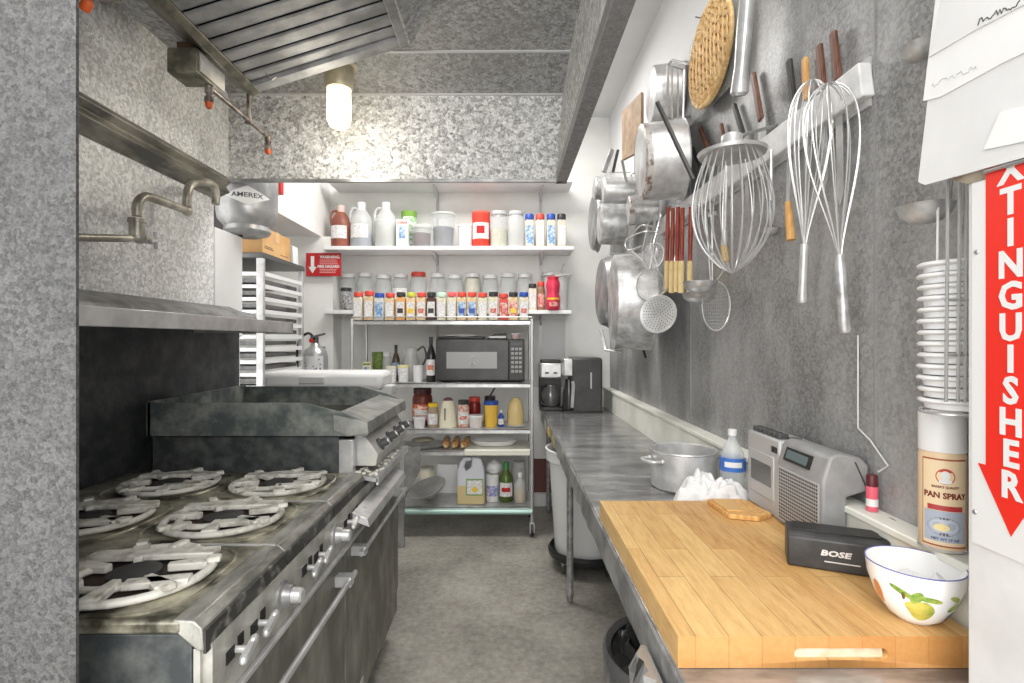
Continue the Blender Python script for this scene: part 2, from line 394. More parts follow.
p1 = Vector((p1.x, p1.y, p0.z*.5+p1.z*.5)); p0 = Vector((p0.x, p0.y, p1.z))
obj('pipe_run', MB().tube([p0, p1], .0095, 10), RPIPE, pp)
pm = p0.lerp(p1, .62)
obj('riser', MB().cyl(pm, pm+Vector((0, 0, .12)), .009).lathe([(.015, -.015), (.015, .02)], pm, seg=12), RPIPE, pp)
for q in (p0, p1):
    f = obj('nozzle', MB().ell(q, .016, .016, .016).lathe([(.009, -.035), (.009, -.02), (.015, -.02), (.015, 0)], q+Vector((0,0,-.005)), seg=12).lathe([(.017, -.062), (.017, -.045), (.012, -.035)], q, seg=12), RPIPE, pp)
    obj('nozzle_cap', MB().lathe([(.008, -.085), (.013, -.078), (.015, -.062)], q, seg=12), OR, f, label='orange cap')
q = P(90, 1, .95)
nz = thing('spray_nozzle', 'orange capped nozzle poking in at the top left edge', 'nozzle', tuple(q))
obj('nozzle_cap', MB().lathe([(.006, 0), (.009, .005), (.010, .02)], q, (-.8, .3, -.5), seg=12), OR, nz)
obj('nozzle_body', MB().lathe([(.012, .02), (.012, .05)], q-Vector((-.8,.3,-.5))*0.0+Vector((-.0,0,.0)), (.9, .0, .25), seg=12), RPIPE, nz)

# swing spout pipe on the left wall
FP = mat('pot_filler_metal', C(136, 132, 120), .35, .4, col2=C(198, 194, 182), scale=10)
def WL(px, py, X=-1.38): return W(px, py, X)
pf = thing('pot_filler', 'double jointed steel pot filler faucet on the left wall', 'faucet', tuple(WL(137, 238)))
def arc(pts, n=6):
    out = []
    P_ = [Vector(p) for p in pts]
    for i in range(len(P_)-1):
        a0 = P_[max(i-1, 0)]; a1 = P_[i]; a2 = P_[i+1]; a3 = P_[min(i+2, len(P_)-1)]
        for k in range(n):
            t = k/n; out.append(.5*((2*a1)+(a2-a0)*t+(2*a0-5*a1+4*a2-a3)*t*t+(3*a1-a0-3*a2+a3)*t**3))
    out.append(P_[-1]); return out
obj('inlet_pipe', MB().tube([WL(60, 237), WL(130, 238.5)], .0135, 12), FP, pf)
obj('valve_body', MB().ell(WL(139, 237), .026, .032, .026).lathe([(.026, 0), (.026, .05), (.031, .05), (.031, .064)], WL(137, 236)+Vector((0, 0, .0)), seg=14).cyl(WL(139, 238), WL(152, 241), .018, .013), FP, pf)
hd = obj('handle', MB().cyl(WL(151, 240), WL(155, 241), .008).tube([WL(155, 232), WL(156, 249)], .007, 8).tube([WL(150, 241, -1.36), WL(162, 240, -1.40)], .007, 8), CHROME, pf)
obj('swing_arm', MB().tube(arc([WL(137, 216), WL(137.5, 204), WL(144, 197), WL(155, 199), WL(185, 210)]), .017, 12), FP, pf)
obj('elbow', MB().ell(WL(187, 211), .022, .026, .022).lathe([(.018, 0), (.018, .02)], WL(187, 205), seg=12), FP, pf)
obj('spout', MB().tube(arc([WL(187, 207), WL(187.5, 193), WL(192, 184), WL(204, 182), WL(213, 185), WL(216, 194), WL(215.5, 204)]), .0175, 12), FP, pf)

# ================================================================ SHELF OVER THE RANGE
sh = thing('range_shelf', 'long stainless shelf on the wall above the burners', 'shelf', (-1.2, 1.8, 1.515))
obj('shelf_plate', MB().box(-1.48, -1.0, .86, 2.42, 1.545, 1.562), mat('shelf_riser', g(96), .4, .4, col2=g(142), scale=9), sh)
obj('front_lip', MB().box(-1.005, -.995, .86, 2.42, 1.513, 1.562).box(-1.48, -.995, 2.41, 2.42, 1.513, 1.562), STEEL, sh, bev=.002)
obj('rear_riser', MB().prism([(-1.495, .86, 1.562), (-1.33, .86, 1.562), (-1.345, .86, 1.60), (-1.38, .86, 1.625), (-1.44, .86, 1.635), (-1.495, .86, 1.66)], (0, 1.94, 0)), mat('shelf_riser', g(96), .4, .4, col2=g(142), scale=9), sh, bev=.006)
obj('backsplash', MB().box(-1.50, -1.452, .86, 2.82, .93, 1.545), SOOT, sh, label='black sooty back panel')

# ================================================================ SIX BURNER RANGE
RX = -.55; ry0, ry1 = .93, 1.975; TOPZ = .98
rng = thing('gas_range', 'greasy six burner gas range with pale cast iron grates', 'stove', (-1.0, 1.45, .0))
obj('cabinet_body', MB().box(-1.44, RX-.02, ry0+.01, 1.97, .15, TOPZ-.032), BLACKSTEEL, rng, bev=.003)
obj('side_trim', MB().box(RX-.018, RX-.006, ry0+.012, ry0+.03, .15, .92), PANEL, rng)
ct = MB()
ct.box(-1.44, RX-.035, ry0, ry1, TOPZ-.028, TOPZ-.004)
ctp = obj('cooktop', ct, COOKTOP, rng, bev=.006)
# rims pressed round every burner
for k in range(3):
    ya = .93+.348*k; yc = ya+.174
    bn = MB()
    bn.prism([(RX-.05, ya+.002, TOPZ-.002), (RX-.012, ya+.002, TOPZ-.004), (RX+.003, ya+.002, TOPZ-.018), (RX+.006, ya+.002, .922), (RX-.006, ya+.002, .922), (RX-.05, ya+.002, TOPZ-.02)], (0, .345, 0))
    obj('bullnose', bn, BULL, rng, label='worn rolled front edge', bev=.003)
    obj('front_lip', MB().prism([(RX+.004, ya+.004, TOPZ-.020), (RX+.0085, ya+.004, TOPZ-.022), (RX+.0095, ya+.004, .916), (RX+.004, ya+.004, .916)], (0, .341, 0)), mat('chipped_black', C(58, 58, 55), .4, .3, col2=C(128, 127, 120), scale=22, lo=.52, hi=.66), rng, label='dark chipped front lip')
    for xc in (-.79, -1.165):
        rim = MB()
        N = 40
        def se(a, rx, ry, z):
            c_, s_ = math.cos(a), math.sin(a)
            return Vector((xc+rx*math.copysign(abs(c_)**.55, c_), yc+ry*math.copysign(abs(s_)**.55, s_), z))
        if not (k == 0 and xc < -1):
            rim.tube([se(2*PI*i/N, .172, .158, TOPZ-.004) for i in range(N)], .005, 6, closed=True)
            obj('burner_rim', rim, COOKTOP, rng)
            obj('burner_well', MB().lathe([(.128, 0), (.128, .002)], (xc, yc, TOPZ-.004), seg=32), mat('burner_void', g(34), .6, col2=C(64, 50, 44), scale=12), rng, label='dark burner opening')
            obj('burner_head', MB().lathe([(.05, 0), (.05, .012), (.03, .018)], (xc, yc, TOPZ-.002), seg=20), mat('burner_iron', g(70), .6, .3), rng)
        # grate
        gb = MB(); zt = TOPZ+.010; up_ = Vector((0, 0, 1))
        gb.tube([Vector((xc+.148*math.cos(2*PI*i/40), yc+.138*math.sin(2*PI*i/40), zt-.004)) for i in range(40)], .0115, 6, closed=True, flat=.8)
        gb.tube([Vector((xc-.03+.075*math.cos(a_), yc-.02+.065*math.sin(a_), zt-.002)) for a_ in [2.4+3.4*i/16 for i in range(17)]], .011, 6, flat=.8)
        for j in range(7):
            a = 2*PI*j/7+.3+.17*k; d = Vector((math.cos(a), math.sin(a), 0)); e = d.cross(up_)
            r0_ = (.062, .085, .055)[j % 3]; p_ = Vector((xc, yc, zt))
            gb.prism([p_+d*r0_-e*.009-up_*.008, p_+d*r0_+e*.009-up_*.008, p_+d*.14+e*.019-up_*.008, p_+d*.14-e*.019-up_*.008], (0, 0, .017))
            if j % 2 == 0: gb.obox(p_+d*.150+up_*.008, d, e, up_, .014, .012, .006)
        gb.obox((xc-.01, yc+.078, zt+.003), (1, .10, 0), (-.10, 1, 0), up_, .135, .021, .007)
        gb.obox((xc+.02, yc+.118, zt+.009), (.3, 1, 0), (1, -.3, 0), up_, .022, .010, .007)
        gb.obox((xc+.085, yc-.055, zt+.002), (1, .25, 0), (-.25, 1, 0), up_, .060, .016, .007)
        gt = obj('grate', gb, IRON, rng, bev=.003)
obj('seam_strip', MB().box(RX-.30, RX-.02, 1.275, 1.281, TOPZ-.005, TOPZ-.001).box(RX-.30, RX-.02, 1.623, 1.629, TOPZ-.005, TOPZ-.001), STEEL, rng)
obj('control_panel', MB().box(RX-.02, RX+.012, ry0+.02, 2.62, .80, .925), PANEL, rng)
obj('panel_ledge', MB().prism([(RX-.01, ry0+.02, .80), (RX+.022, ry0+.02, .797), (RX+.022, ry0+.02, .785), (RX-.01, ry0+.02, .785)], (0, 1.02, 0)), STEEL, rng, bev=.002)
def lever(y):
    z = .868
    l = obj('valve_slot', MB().box(RX+.011, RX+.014, y-.035, y-.005, z-.012, z+.012).box(RX+.011, RX+.014, y+.008, y+.03, z-.005, z+.02), DARK, rng, label='dark valve slot')
    lv = obj('valve_handle', MB().cyl((RX+.01, y, z), (RX+.036, y, z), .007).obox((RX+.04, y, z), (0, 1, .35), (1, 0, 0), (0, -.35, 1), .026, .006, .007).ell((RX+.04, y-.02, z-.008), .008, .012, .01).ell((RX+.04, y+.02, z+.008), .008, .012, .01), STEEL, rng)
def knob(y, r=.026):
    z = .872
    kn = obj('oven_knob', MB().lathe([(r*1.25, 0), (r*1.25, .006), (r, .01), (r*.9, .028)], (RX+.012, y, z), (1, 0, 0), 24), STEELD, rng)
    obj('knob_cap', MB().lathe([(r*.72, .028), (r*.68, .048), (r*.5, .052)], (RX+.012, y, z), (1, 0, 0), 20), STEEL, kn)
for y in (1.03, 1.125, 1.40, 1.485, 1.75, 1.84): lever(y)
for y in (1.24, 1.62): knob(y)
def oven_door(y0, y1, z0, z1, hz, hx=.05, side=False):
    d = obj('oven_door', MB().box(RX-.01, RX+.006, y0, y1, z0, z1), DOOR, rng, bev=.003)
    obj('handle', MB().cyl((RX+hx, y0+.03, hz), (RX+hx, y1-.03, hz), .009, seg=10).box(RX, RX+hx+.006, y1-.10, y1-.065, hz-.018, hz+.014).box(RX, RX+hx+.006, y0+.06, y0+.09, hz-.018, hz+.014), STEEL, d)
    return d
oven_door(ry0+.02, 1.745, .245, .78, .715)
oven_door(1.755, 2.60, .245, .78, .745)
obj('kick_panel', MB().box(RX-.012, RX+.0, ry0+.02, 2.60, .13, .236), DOOR, rng, bev=.002)
obj('kick_vent', MB().box(RX, RX+.004, 1.66, 1.98, .15, .20).box(RX, RX+.004, 2.3, 2.5, .33, .37), mat('pale_slot', g(170), .5), rng)
for (x, y) in ((RX-.07, 1.0), (RX-.07, 2.5), (-1.38, 1.0), (-1.38, 2.5)):
    obj('foot', MB().lathe([(.024, 0), (.026, .02), (.02, .03), (.02, .14)], (x, y, 0), seg=14), STEELD, rng)
obj('griddle_cabinet', MB().box(-1.44, RX-.02, 1.97, 2.62, .13, .93), BLACKSTEEL, rng)

# ================================================================ RAISED GRIDDLE
gr = thing('griddle', 'raised steel flat top griddle with tall splash guards beyond the burners', 'griddle', (-1.0, 2.3, .93))
G0, G1 = 1.96, 2.68
GM = mat('griddle_guard_steel', C(116, 118, 116), .42, .4, col2=C(168, 169, 163), scale=12, lo=.36, hi=.68)
GD = mat('griddle_guard_side', C(80, 88, 88), .5, .3, col2=C(146, 148, 141), scale=11, lo=.42, hi=.72, bmp=.1)
obj('riser_box', MB().box(-1.35, -.64, G0+.02, G1-.02, .93, 1.113), BLACKSTEEL, gr, bev=.002)
obj('riser_corner', MB().box(-.64, -.588, G0+.02, G0+.06, .93, 1.10), STEEL, gr, bev=.002)
obj('griddle_plate', MB().box(-1.34, -.61, G0+.014, G1-.014, 1.118, 1.145), mat('griddle_plate', g(46), .3, .5, col2=C(96, 86, 70), scale=7), gr)
for y in (G0, G1-.012):
    obj('side_guard', MB().prism([(-1.355, y, 1.118), (-.525, y, 1.118), (-.525, y, 1.165), (-.62, y, 1.205), (-.76, y, 1.242), (-1.355, y, 1.242)], (0, .012, 0)), GD, gr)
obj('back_guard', MB().box(-1.36, -1.345, G0, G1, 1.118, 1.248), GD, gr)
obj('front_rail', MB().prism([(-.655, G0-.004, 1.200), (-.526, G0-.004, 1.170), (-.520, G0-.004, 1.126), (-.60, G0-.004, 1.116), (-.655, G0-.004, 1.14)], (0, G1-G0+.008, 0)), GM, gr, bev=.003)
obj('control_fascia', MB().prism([(-.60, G0+.08, 1.115), (-.555, G0+.08, 1.10), (-.505, G0+.08, 1.03), (-.515, G0+.08, .985), (-.60, G0+.08, .985)], (0, G1-G0-.12, 0)), mat('griddle_fascia', g(176), .4, .3, col2=C(196, 196, 186), scale=12), gr, bev=.004)
for y in (2.13, 2.29, 2.44, 2.57):
    kn = obj('griddle_knob', MB().lathe([(.026, 0), (.026, .008), (.018, .012), (.017, .035), (.012, .04)], (-.522, y, 1.052), (.9, 0, .45), 18), CHAR, gr)
    obj('knob_face', MB().lathe([(.013, .040), (.012, .043)], (-.522, y, 1.052), (.9, 0, .45), 14), STEEL, kn)
ctb = MB().prism([(-.62, G0+.03, .955), (-.495, G0+.03, .935), (-.495, G0+.03, .95), (-.62, G0+.03, .97)], (0, .60, 0)).box(-.50, -.492, G0+.03, G0+.63, .925, .955)
trayo = obj('drip_tray', ctb, STEEL, gr, label='pulled out tray with pale crumbs')
cr = MB()
for i in range(90):
    x = random.uniform(-.60, -.51); yy = random.uniform(G0+.06, G0+.55)
    cr.ell((x, yy, .962-(x+.60)*.14+.004), .008, .008, .006, 6, 4, .3)
obj('crumbs', cr, mat('crumb', C(218, 216, 204), .8), trayo, kind='stuff')
obj('lower_handle', MB().prism([(-.53, 1.78, .89), (-.478, 1.78, .868), (-.470, 1.78, .838), (-.53, 1.78, .86)], (0, .64, 0)), STEEL, gr, bev=.002)
# ================================================================ FAR END: SHEET PAN RACK, TANK, SIGNS
tk = thing('suppression_tank', 'grey steel fire suppression tank with a white diamond badge, hung behind the hood', 'tank', (-1.505, 3.03, 2.06))
TX, TY = -1.49, 2.985
TG = mat('tank_grey', g(150), .35, .5, col2=g(182), scale=6)
obj('tank_body', MB().lathe([(.04, 2.075), (.07, 2.07), (.115, 2.085), (.125, 2.10), (.12, 2.125), (.155, 2.165), (.163, 2.21), (.163, 2.46), (.14, 2.52)], (TX, TY, 0), seg=36), TG, tk)
bd = cyl_patch(MB(), (TX, TY, 0), .1635, -PI/2-.62, -PI/2+.62, 2.32, 2.325, 16, .001)
dm = MB()
N = 24
for i in range(N):
    u0 = -1+2*i/N; u1 = -1+2*(i+1)/N
    f = lambda u: .052*(1-abs(u))+.0008
    q = []
    for u, sg in ((u0, -1), (u1, -1), (u1, 1), (u0, 1)):
        a = -1.11+u*.75; q.append(dm.b.verts.new((TX+.1645*math.cos(a), TY+.1645*math.sin(a), 2.27+sg*f(u))))
    dm.b.faces.new(q)
bd.b.free()
bdg = obj('badge', dm, PAPER, tk, label='white diamond badge')
cyl_text('badge_lettering', 'AMEREX', .036, INK, tk, (TX, TY, 0), .166, -1.11, 2.272, .0004, 1.2)
obj('bracket', MB().box(-1.70, -1.66, 2.945, 3.10, 2.06, 2.45).box(-1.70, -1.50, 2.945, 2.955, 2.06, 2.5), mat('dark_bracket', C(48, 36, 36), .5), tk, label='dark brown mounting bracket')
rp = P(281, 188, 3.5)
single('red_pull_box', MB().box(rp.x-.03, rp.x+.02, 3.45, 3.5, rp.z-.05, rp.z+.05), RED, 'small red box glimpsed right of the suppression tank', 'alarm box', tuple(rp), bev=.004)

rk = thing('sheet_pan_rack', 'tall aluminium sheet pan rack with stacked trays left of the back wall', 'rack', (-1.78, 3.5, 0))
ra = ALU; rx0, rx1, ryn, ryf = -2.06, -1.50, 3.20, 3.84
for (x, y) in ((rx1-.045, ryn), (rx1-.03, ryf-.03), (rx0, ryn), (rx0, ryf-.03)):
    obj('post', MB().box(x, x+(.045 if y == ryn else .03), y, y+.03, .12, 2.0), ra, rk, bev=.004)
obj('top_panel', MB().box(rx0, rx1+.005, ryn-.005, ryf+.005, 1.985, 2.02), mat('rack_top', g(110), .4, .6), rk, bev=.004)
for k in range(22):
    z = .24+.078*k
    if z < 1.0: continue
    obj('runner', MB().box(rx1-.02, rx1-.002, ryn+.03, ryf-.03, z, z+.026), WHITE, rk)
    obj('crossbar', MB().box(rx0+.045, rx1-.045, ryn+.002, ryn+.010, z, z+.022), ra, rk)
for (x, y) in ((rx1-.04, ryn+.04), (rx1-.04, ryf-.04), (rx0+.04, ryn+.04), (rx0+.04, ryf-.04)):
    obj('caster', MB().lathe([(.04, -.012), (.05, -.01), (.05, .01), (.04, .012)], (x, y, .05), (1, 0, 0), 16).box(x-.02, x+.02, y-.02, y+.02, .06, .12), BLACK, rk)
shade = ['topmost', 'second', 'third', 'fourth', 'fifth', 'sixth', 'seventh', 'eighth', 'ninth', 'tenth', 'eleventh']
src = None
for i, k in enumerate((20, 19, 18, 17, 16, 15, 14, 13, 12, 11, 10)):
    z = .24+.078*k+.037; loc = ((rx0+rx1)/2, (ryn+ryf)/2, z)
    lb = 'aluminium sheet pan, %s from the top in the pan rack' % shade[i]
    if src is None:
        hw, hd = .24, .285
        m = MB().box(loc[0]-hw, loc[0]+hw, loc[1]-hd, loc[1]+hd, z, z+.003)
        for a, b_, c_, d_ in ((-hw, hw, -hd, -hd+.004), (-hw, hw, hd-.004, hd), (-hw, -hw+.004, -hd, hd), (hw-.004, hw, -hd, hd)):
            m.box(loc[0]+a, loc[0]+b_, loc[1]+c_, loc[1]+d_, z, z+.026)
        src = single('sheet_pan', m, mat('shade_dark_pan', g(96), .4, .4, col2=g(150), scale=6), lb, 'tray', loc, 'pans in the rack')  # dark pans on every level stand in for the shade in the rack
    else:
        c_ = src.copy(); COL.objects.link(c_); c_.location = loc; c_['label'] = lb
bx = thing('cardboard_box', 'brown cardboard carton lying on top of the pan rack', 'box', (-1.78, 3.5, 2.02))
obj('carton', MB().box(-2.04, -1.525, 3.24, 3.66, 2.022, 2.19), CARD, bx, bev=.004)
obj('tape', MB().box(-2.04, -1.524, 3.42, 3.48, 2.19, 2.192).box(-1.525, -1.5235, 3.42, 3.48, 2.12, 2.192), mat('tape', C(214, 178, 130), .3), bx)
obj('print', MB().box(-1.525, -1.5238, 3.27, 3.40, 2.06, 2.064).box(-1.525, -1.5238, 3.27, 3.38, 2.072, 2.075).box(-1.525, -1.5238, 3.50, 3.62, 2.05, 2.053), INK, bx, kind='stuff')
wb = thing('paper_packet', 'white paper packet beside the carton on the rack', 'packet', (-1.56, 3.745, 2.02))
obj('packet', MB().prism([(-1.62, 3.70, 2.022), (-1.52, 3.70, 2.022), (-1.525, 3.70, 2.15), (-1.60, 3.70, 2.17)], (0, .09, 0)), PAPER, wb, bev=.003)
obj('print', MB().box(-1.60, -1.54, 3.698, 3.699, 2.05, 2.09), GREYINK, wb)
fs0, fs1 = P(306, 276, 4.38), P(341, 253, 4.38)
fs = thing('fire_sign', 'dark red sign with a white down arrow above the wall extinguisher', 'sign', (fs0.x+.1, 4.4, fs0.z))
obj('sign_plate', MB().box(fs0.x, fs1.x, 4.38, 4.386, fs0.z, fs1.z), DKRED, fs)
ax_ = fs0.x+.055; zz = (fs0.z+fs1.z)/2
obj('arrow', MB().prism([(ax_-.014, 4.379, zz+.07), (ax_+.014, 4.379, zz+.07), (ax_+.014, 4.379, zz-.02), (ax_+.034, 4.379, zz-.02), (ax_, 4.379, zz-.075), (ax_-.034, 4.379, zz-.02), (ax_-.014, 4.379, zz-.02)], (0, -.001, 0)), PAPER, fs)
text('lettering', 'WARNING', .034, PAPER, fs, (fs0.x+.20, 4.379, zz+.062), (1, 0, 0), (0, 0, 1), .001)
text('lettering', 'FIRE HAZARD', .03, PAPER, fs, (fs0.x+.19, 4.379, zz-.018), (1, 0, 0), (0, 0, 1), .001)
fl = MB()
for dz in (.038, .022, .006, -.04, -.054, -.068): fl.box(fs0.x+.115, fs0.x+.27-abs(dz)*.3, 4.378, 4.3795, zz+dz-.003, zz+dz+.002)
obj('fine_print', fl, mat('pink_print', C(232, 170, 168), .6), fs, kind='stuff')
obj('bracket', MB().box(fs0.x+.03, fs0.x+.06, 4.386, 4.42, zz-.02, zz+.02), STEEL, fs)
# wall extinguisher
ec = P(315.5, 371, 4.27); ex = thing('fire_extinguisher', 'fire extinguisher with a white label and black hose on the back pier', 'extinguisher', (ec.x, 4.27, ec.z-.15))
obj('cylinder', MB().lathe([(.08, -.2), (.095, -.19), (.098, .12), (.085, .17), (.045, .20), (.03, .23)], (ec.x, 4.27, ec.z), seg=24), mat('silver_cylinder', g(190), .3, .5), ex)
cyl_l = cyl_patch(MB(), (ec.x, 4.27, 0), .0985, -PI/2-1.1, -PI/2+1.0, ec.z-.04, ec.z+.125, 16)
obj('label', cyl_l, PAPER, ex, label='white printed label')
ptxt = MB()
for i in range(26):
    a = -PI/2+random.uniform(-.85, .75); z = ec.z+random.uniform(-.08, .10); cyl_patch(ptxt, (ec.x, 4.27, 0), .0995, a, a+.12, z, z+.01, 1)
obj('print', ptxt, mat('lilac_ink', C(120, 112, 150), .6), ex, kind='stuff')
obj('valve', MB().cyl((ec.x, 4.27, ec.z+.22), (ec.x, 4.27, ec.z+.28), .025).obox((ec.x+.03, 4.24, ec.z+.29), (1, 0, .25), (0, 1, 0), (0, 0, 1), .06, .012, .008), mat('valve_grey', g(110), .4, .4), ex)
obj('gauge', MB().cyl((ec.x-.02, 4.24, ec.z+.25), (ec.x-.02, 4.225, ec.z+.25), .018), RED, ex)
obj('hose', MB().tube(arc([(ec.x, 4.25, ec.z+.26), (ec.x-.04, 4.23, ec.z+.31), (ec.x-.11, 4.23, ec.z+.26), (ec.x-.14, 4.24, ec.z+.12), (ec.x-.12, 4.25, ec.z), (ec.x-.13, 4.25, ec.z-.1)]), .011, 8), BLACK, ex)
obj('mount', MB().box(ec.x-.03, ec.x+.03, 4.36, 4.42, ec.z-.1, ec.z+.2), STEELD, ex)
# white bin with rounded lid behind the griddle
wbn = thing('insulated_bin', 'white plastic bin with rounded lid standing just beyond the griddle', 'bin', (-1.0, 3.08, 0))
obj('bin_body', MB().box(-1.34, -.72, 2.93, 3.17, 0, 1.20), WPLAST, wbn, bev=.02)
obj('lid', MB().box(-1.37, -.70, 2.91, 3.185, 1.20, 1.30), WPLAST, wbn, bev=.03)
obj('latch', MB().box(-1.16, -1.02, 2.895, 2.912, 1.235, 1.275), mat('pale_grey', g(196), .5), wbn, bev=.005)
obj('hinge', MB().box(-.74, -.66, 2.98, 3.10, 1.16, 1.22), mat('pale_grey2', g(188), .5), wbn, bev=.01)

# ================================================================ WALL SHELVES
SY0 = 4.34
shf = {}
for nm, z, x0, x1, lb in (('top', 2.83, -1.5, .55, 'highest white wall shelf, mostly hidden by the hood'), ('mid', 2.265, -1.53, .56, 'long white wall shelf holding jugs and the red baking can'), ('low', 1.73, -1.53, .54, 'lower white wall shelf holding the row of clear lidded jars')):
    t = thing('wall_shelf', lb, 'shelf', ((x0+x1)/2, 4.5, z), 'white shelves on the back wall')
    obj('board', MB().box(x0, x1, SY0, YB-.002, z-.032, z), SHELFW, t, bev=.003)
    for bxp in (-.62, .30):
        obj('bracket', MB().prism([(bxp-.008, YB-.002, z-.032), (bxp-.008, SY0+.06, z-.032), (bxp-.008, SY0+.06, z-.045), (bxp-.008, YB-.04, z-.10), (bxp-.008, YB-.002, z-.13)], (.016, 0, 0)), mat('bracket_grey', g(190), .5), t)
for bxp in (-.62, .30):
    single('shelf_standard', MB().box(bxp-.012, bxp+.012, YB-.012, YB-.001, 1.4, 2.95), mat('standard_grey', g(184), .5, .3), 'vertical shelf rail on the back wall, %s' % ('left one above the microwave' if bxp < 0 else 'right one beside the pink bottle'), 'rail', (bxp, YB-.01, 1.4))
single('shelf_shadow_panel', MB().box(.20, .52, YB-.004, YB-.0005, 1.06, 1.67), mat('shelf_shadow_grey', g(196), .5), 'grey panel painted as shelf shadow on the back wall above the coffee maker', 'panel', (.36, YB, 1.06))  # thin grey rectangle standing in for the shadow of the wall shelf

# ---- container builder
def label_on(parent, x, Y, r, z0, z1, m, flat=False, wd=.85, nm='label'):
    if flat: return obj(nm, MB().box(x-r*wd, x+r*wd, Y-r-.0016, Y-r-.0003, z0, z1), m, parent)
    return obj(nm, cyl_patch(MB(), (x, Y, 0), r+.0006, -PI/2-wd*1.25, -PI/2+wd*1.25, z0, z1, 10), m, parent)
def vessel(name, label, cat, px, wpx, ytop, Y, z, kind, body, cap=None, lab=None, lab2=None, group=None, fill=None, fillh=.5, capf=.16):
    x = (px-CX)/F*Y; r = wpx/F*Y/2; top = EYE-(ytop-CY)/F*Y; h = top-z
    t = thing(name, label, cat, (x, Y, z+.001), group); z += .001
    c = (x, Y, z); ch = h*capf; bh = h-ch
    if kind == 'spice':     # rounded square bottle with flip cap
        obj('bottle_body', MB().lathe([(r*1.2, 0), (r*1.3, h*.02), (r*1.3, bh*.9), (r*.95, bh)], (x, Y, z), seg=4, up=(1, 1, 0)), body, t, bev=r*.22)
        obj('cap', MB().lathe([(r*.92, bh), (r*.92, h*.98), (r*.84, h)], c, seg=20), cap, t)
        if lab: label_on(t, x, Y, r*.92, z+bh*.12, z+bh*.78, lab, True, .82)
        if lab2: label_on(t, x, Y, r*.95, z+bh*.30, z+bh*.50, lab2, True, .6, 'label_mark')
    elif kind == 'jar':
        obj('jar_body', MB().lathe([(r*.93, 0), (r, h*.03), (r, bh*.80), (r*.94, bh*.92), (r*.80, bh)], c, seg=24), body, t)
        obj('lid', MB().lathe([(r*.88, bh), (r*.9, bh+ch*.2), (r*.9, h*.985), (r*.82, h)], c, seg=24), cap, t)
        if lab: label_on(t, x, Y, r, z+bh*.15, z+bh*.68, lab)
        if lab2: label_on(t, x, Y, r+.001, z+bh*.33, z+bh*.5, lab2, wd=.5, nm='label_mark')
        if fill: obj('contents', MB().lathe([(r*.88, .003), (r*.93, h*.04), (r*.93, bh*fillh)], c, seg=20), fill, t)
    elif kind == 'tub':
        obj('tub_body', MB().lathe([(r*.84, 0), (r*.88, h*.03), (r, bh)], c, seg=24), body, t)
        obj('lid', MB().lathe([(r*1.05, bh), (r*1.07, bh+ch*.3), (r*1.04, h)], c, seg=24), cap or body, t)
        if lab: label_on(t, x, Y, r*.95, z+bh*.2, z+bh*.8, lab)
        if fill: obj('contents', MB().lathe([(r*.80, .003), (r*.80+r*.14*fillh, bh*fillh)], c, seg=20), fill, t)
    elif kind == 'can':
        obj('can_body', MB().lathe([(r*.97, 0), (r, h*.02), (r, bh)], c, seg=24), body, t)
        obj('lid', MB().lathe([(r*1.01, bh), (r*1.01, h*.99), (r*.94, h)], c, seg=24), cap or body, t)
        if lab: label_on(t, x, Y, r, z+bh*.25, z+bh*.72, lab)
        if lab2: label_on(t, x, Y, r+.001, z+bh*.4, z+bh*.62, lab2, wd=.35, nm='label_mark')
    elif kind == 'bottle':
        obj('bottle_body', MB().lathe([(r*.9, 0), (r, h*.03), (r, h*.58), (r*.75, h*.68), (r*.36, h*.80), (r*.32, bh)], c, seg=24), body, t)
        obj('cap', MB().lathe([(r*.40, bh*.985), (r*.42, h*.99), (r*.38, h)], c, seg=16), cap or body, t)
        if lab: label_on(t, x, Y, r, z+h*.15, z+h*.5, lab)
        if lab2: label_on(t, x, Y, r+.001, z+h*.27, z+h*.38, lab2, wd=.5, nm='label_mark')
        if fill: obj('contents', MB().lathe([(r*.85, .004), (r*.94, h*.04), (r*.94, h*fillh)], c, seg=20), fill, t)
    elif kind == 'jug':
        obj('jug_body', MB().lathe([(r*.88, 0), (r, h*.04), (r, h*.55), (r*.86, h*.68), (r*.45, h*.84), (r*.30, bh)], c, seg=24), body, t)
        obj('cap', MB().lathe([(r*.36, bh*.99), (r*.38, h)], c, seg=16), cap or body, t)
        s = -1
        obj('handle', MB().tube(arc([(x+s*r*.30, Y-.02, z+h*.86), (x+s*r*.72, Y-.02, z+h*.86), (x+s*r*.95, Y-.02, z+h*.74), (x+s*r*.9, Y-.02, z+h*.56)]), r*.12, 8), body, t)
        if lab: label_on(t, x, Y, r, z+h*.2, z+h*.5, lab, wd=.7)
        if fill: obj('contents', MB().lathe([(r*.85, .004), (r*.96, h*.05), (r*.96, h*fillh)], c, seg=20), fill, t)
    elif kind == 'box':
        obj('carton', MB().box(x-r, x+r, Y-r*.7, Y+r*.7, z, z+h), body, t, bev=.002)
        if lab: obj('print', MB().box(x-r*.5, x+r*.5, Y-r*.7-.0012, Y-r*.7-.0002, z+h*.3, z+h*.75), lab, t)
        if lab2: obj('print_band', MB().box(x-r*.85, x+r*.85, Y-r*.7-.0012, Y-r*.7-.0002, z+h*.84, z+h*.93), lab2, t)
    return t
TERRA = mat('terracotta', C(126, 70, 54), .45, col2=C(152, 92, 74), scale=6)
BLUEL = mat('blue_liquid', C(92, 110, 150), .3)
PALEL = mat('pale_liquid', C(206, 208, 204), .4)
DKC = mat('dark_contents', C(70, 68, 82), .8, col2=C(112, 108, 118), scale=60)
LBL = mat('label_white', C(230, 230, 226), .6, col2=C(196, 192, 196), scale=55)
LBLB = mat('label_blue', C(86, 130, 180), .5, col2=C(196, 212, 228), scale=45)
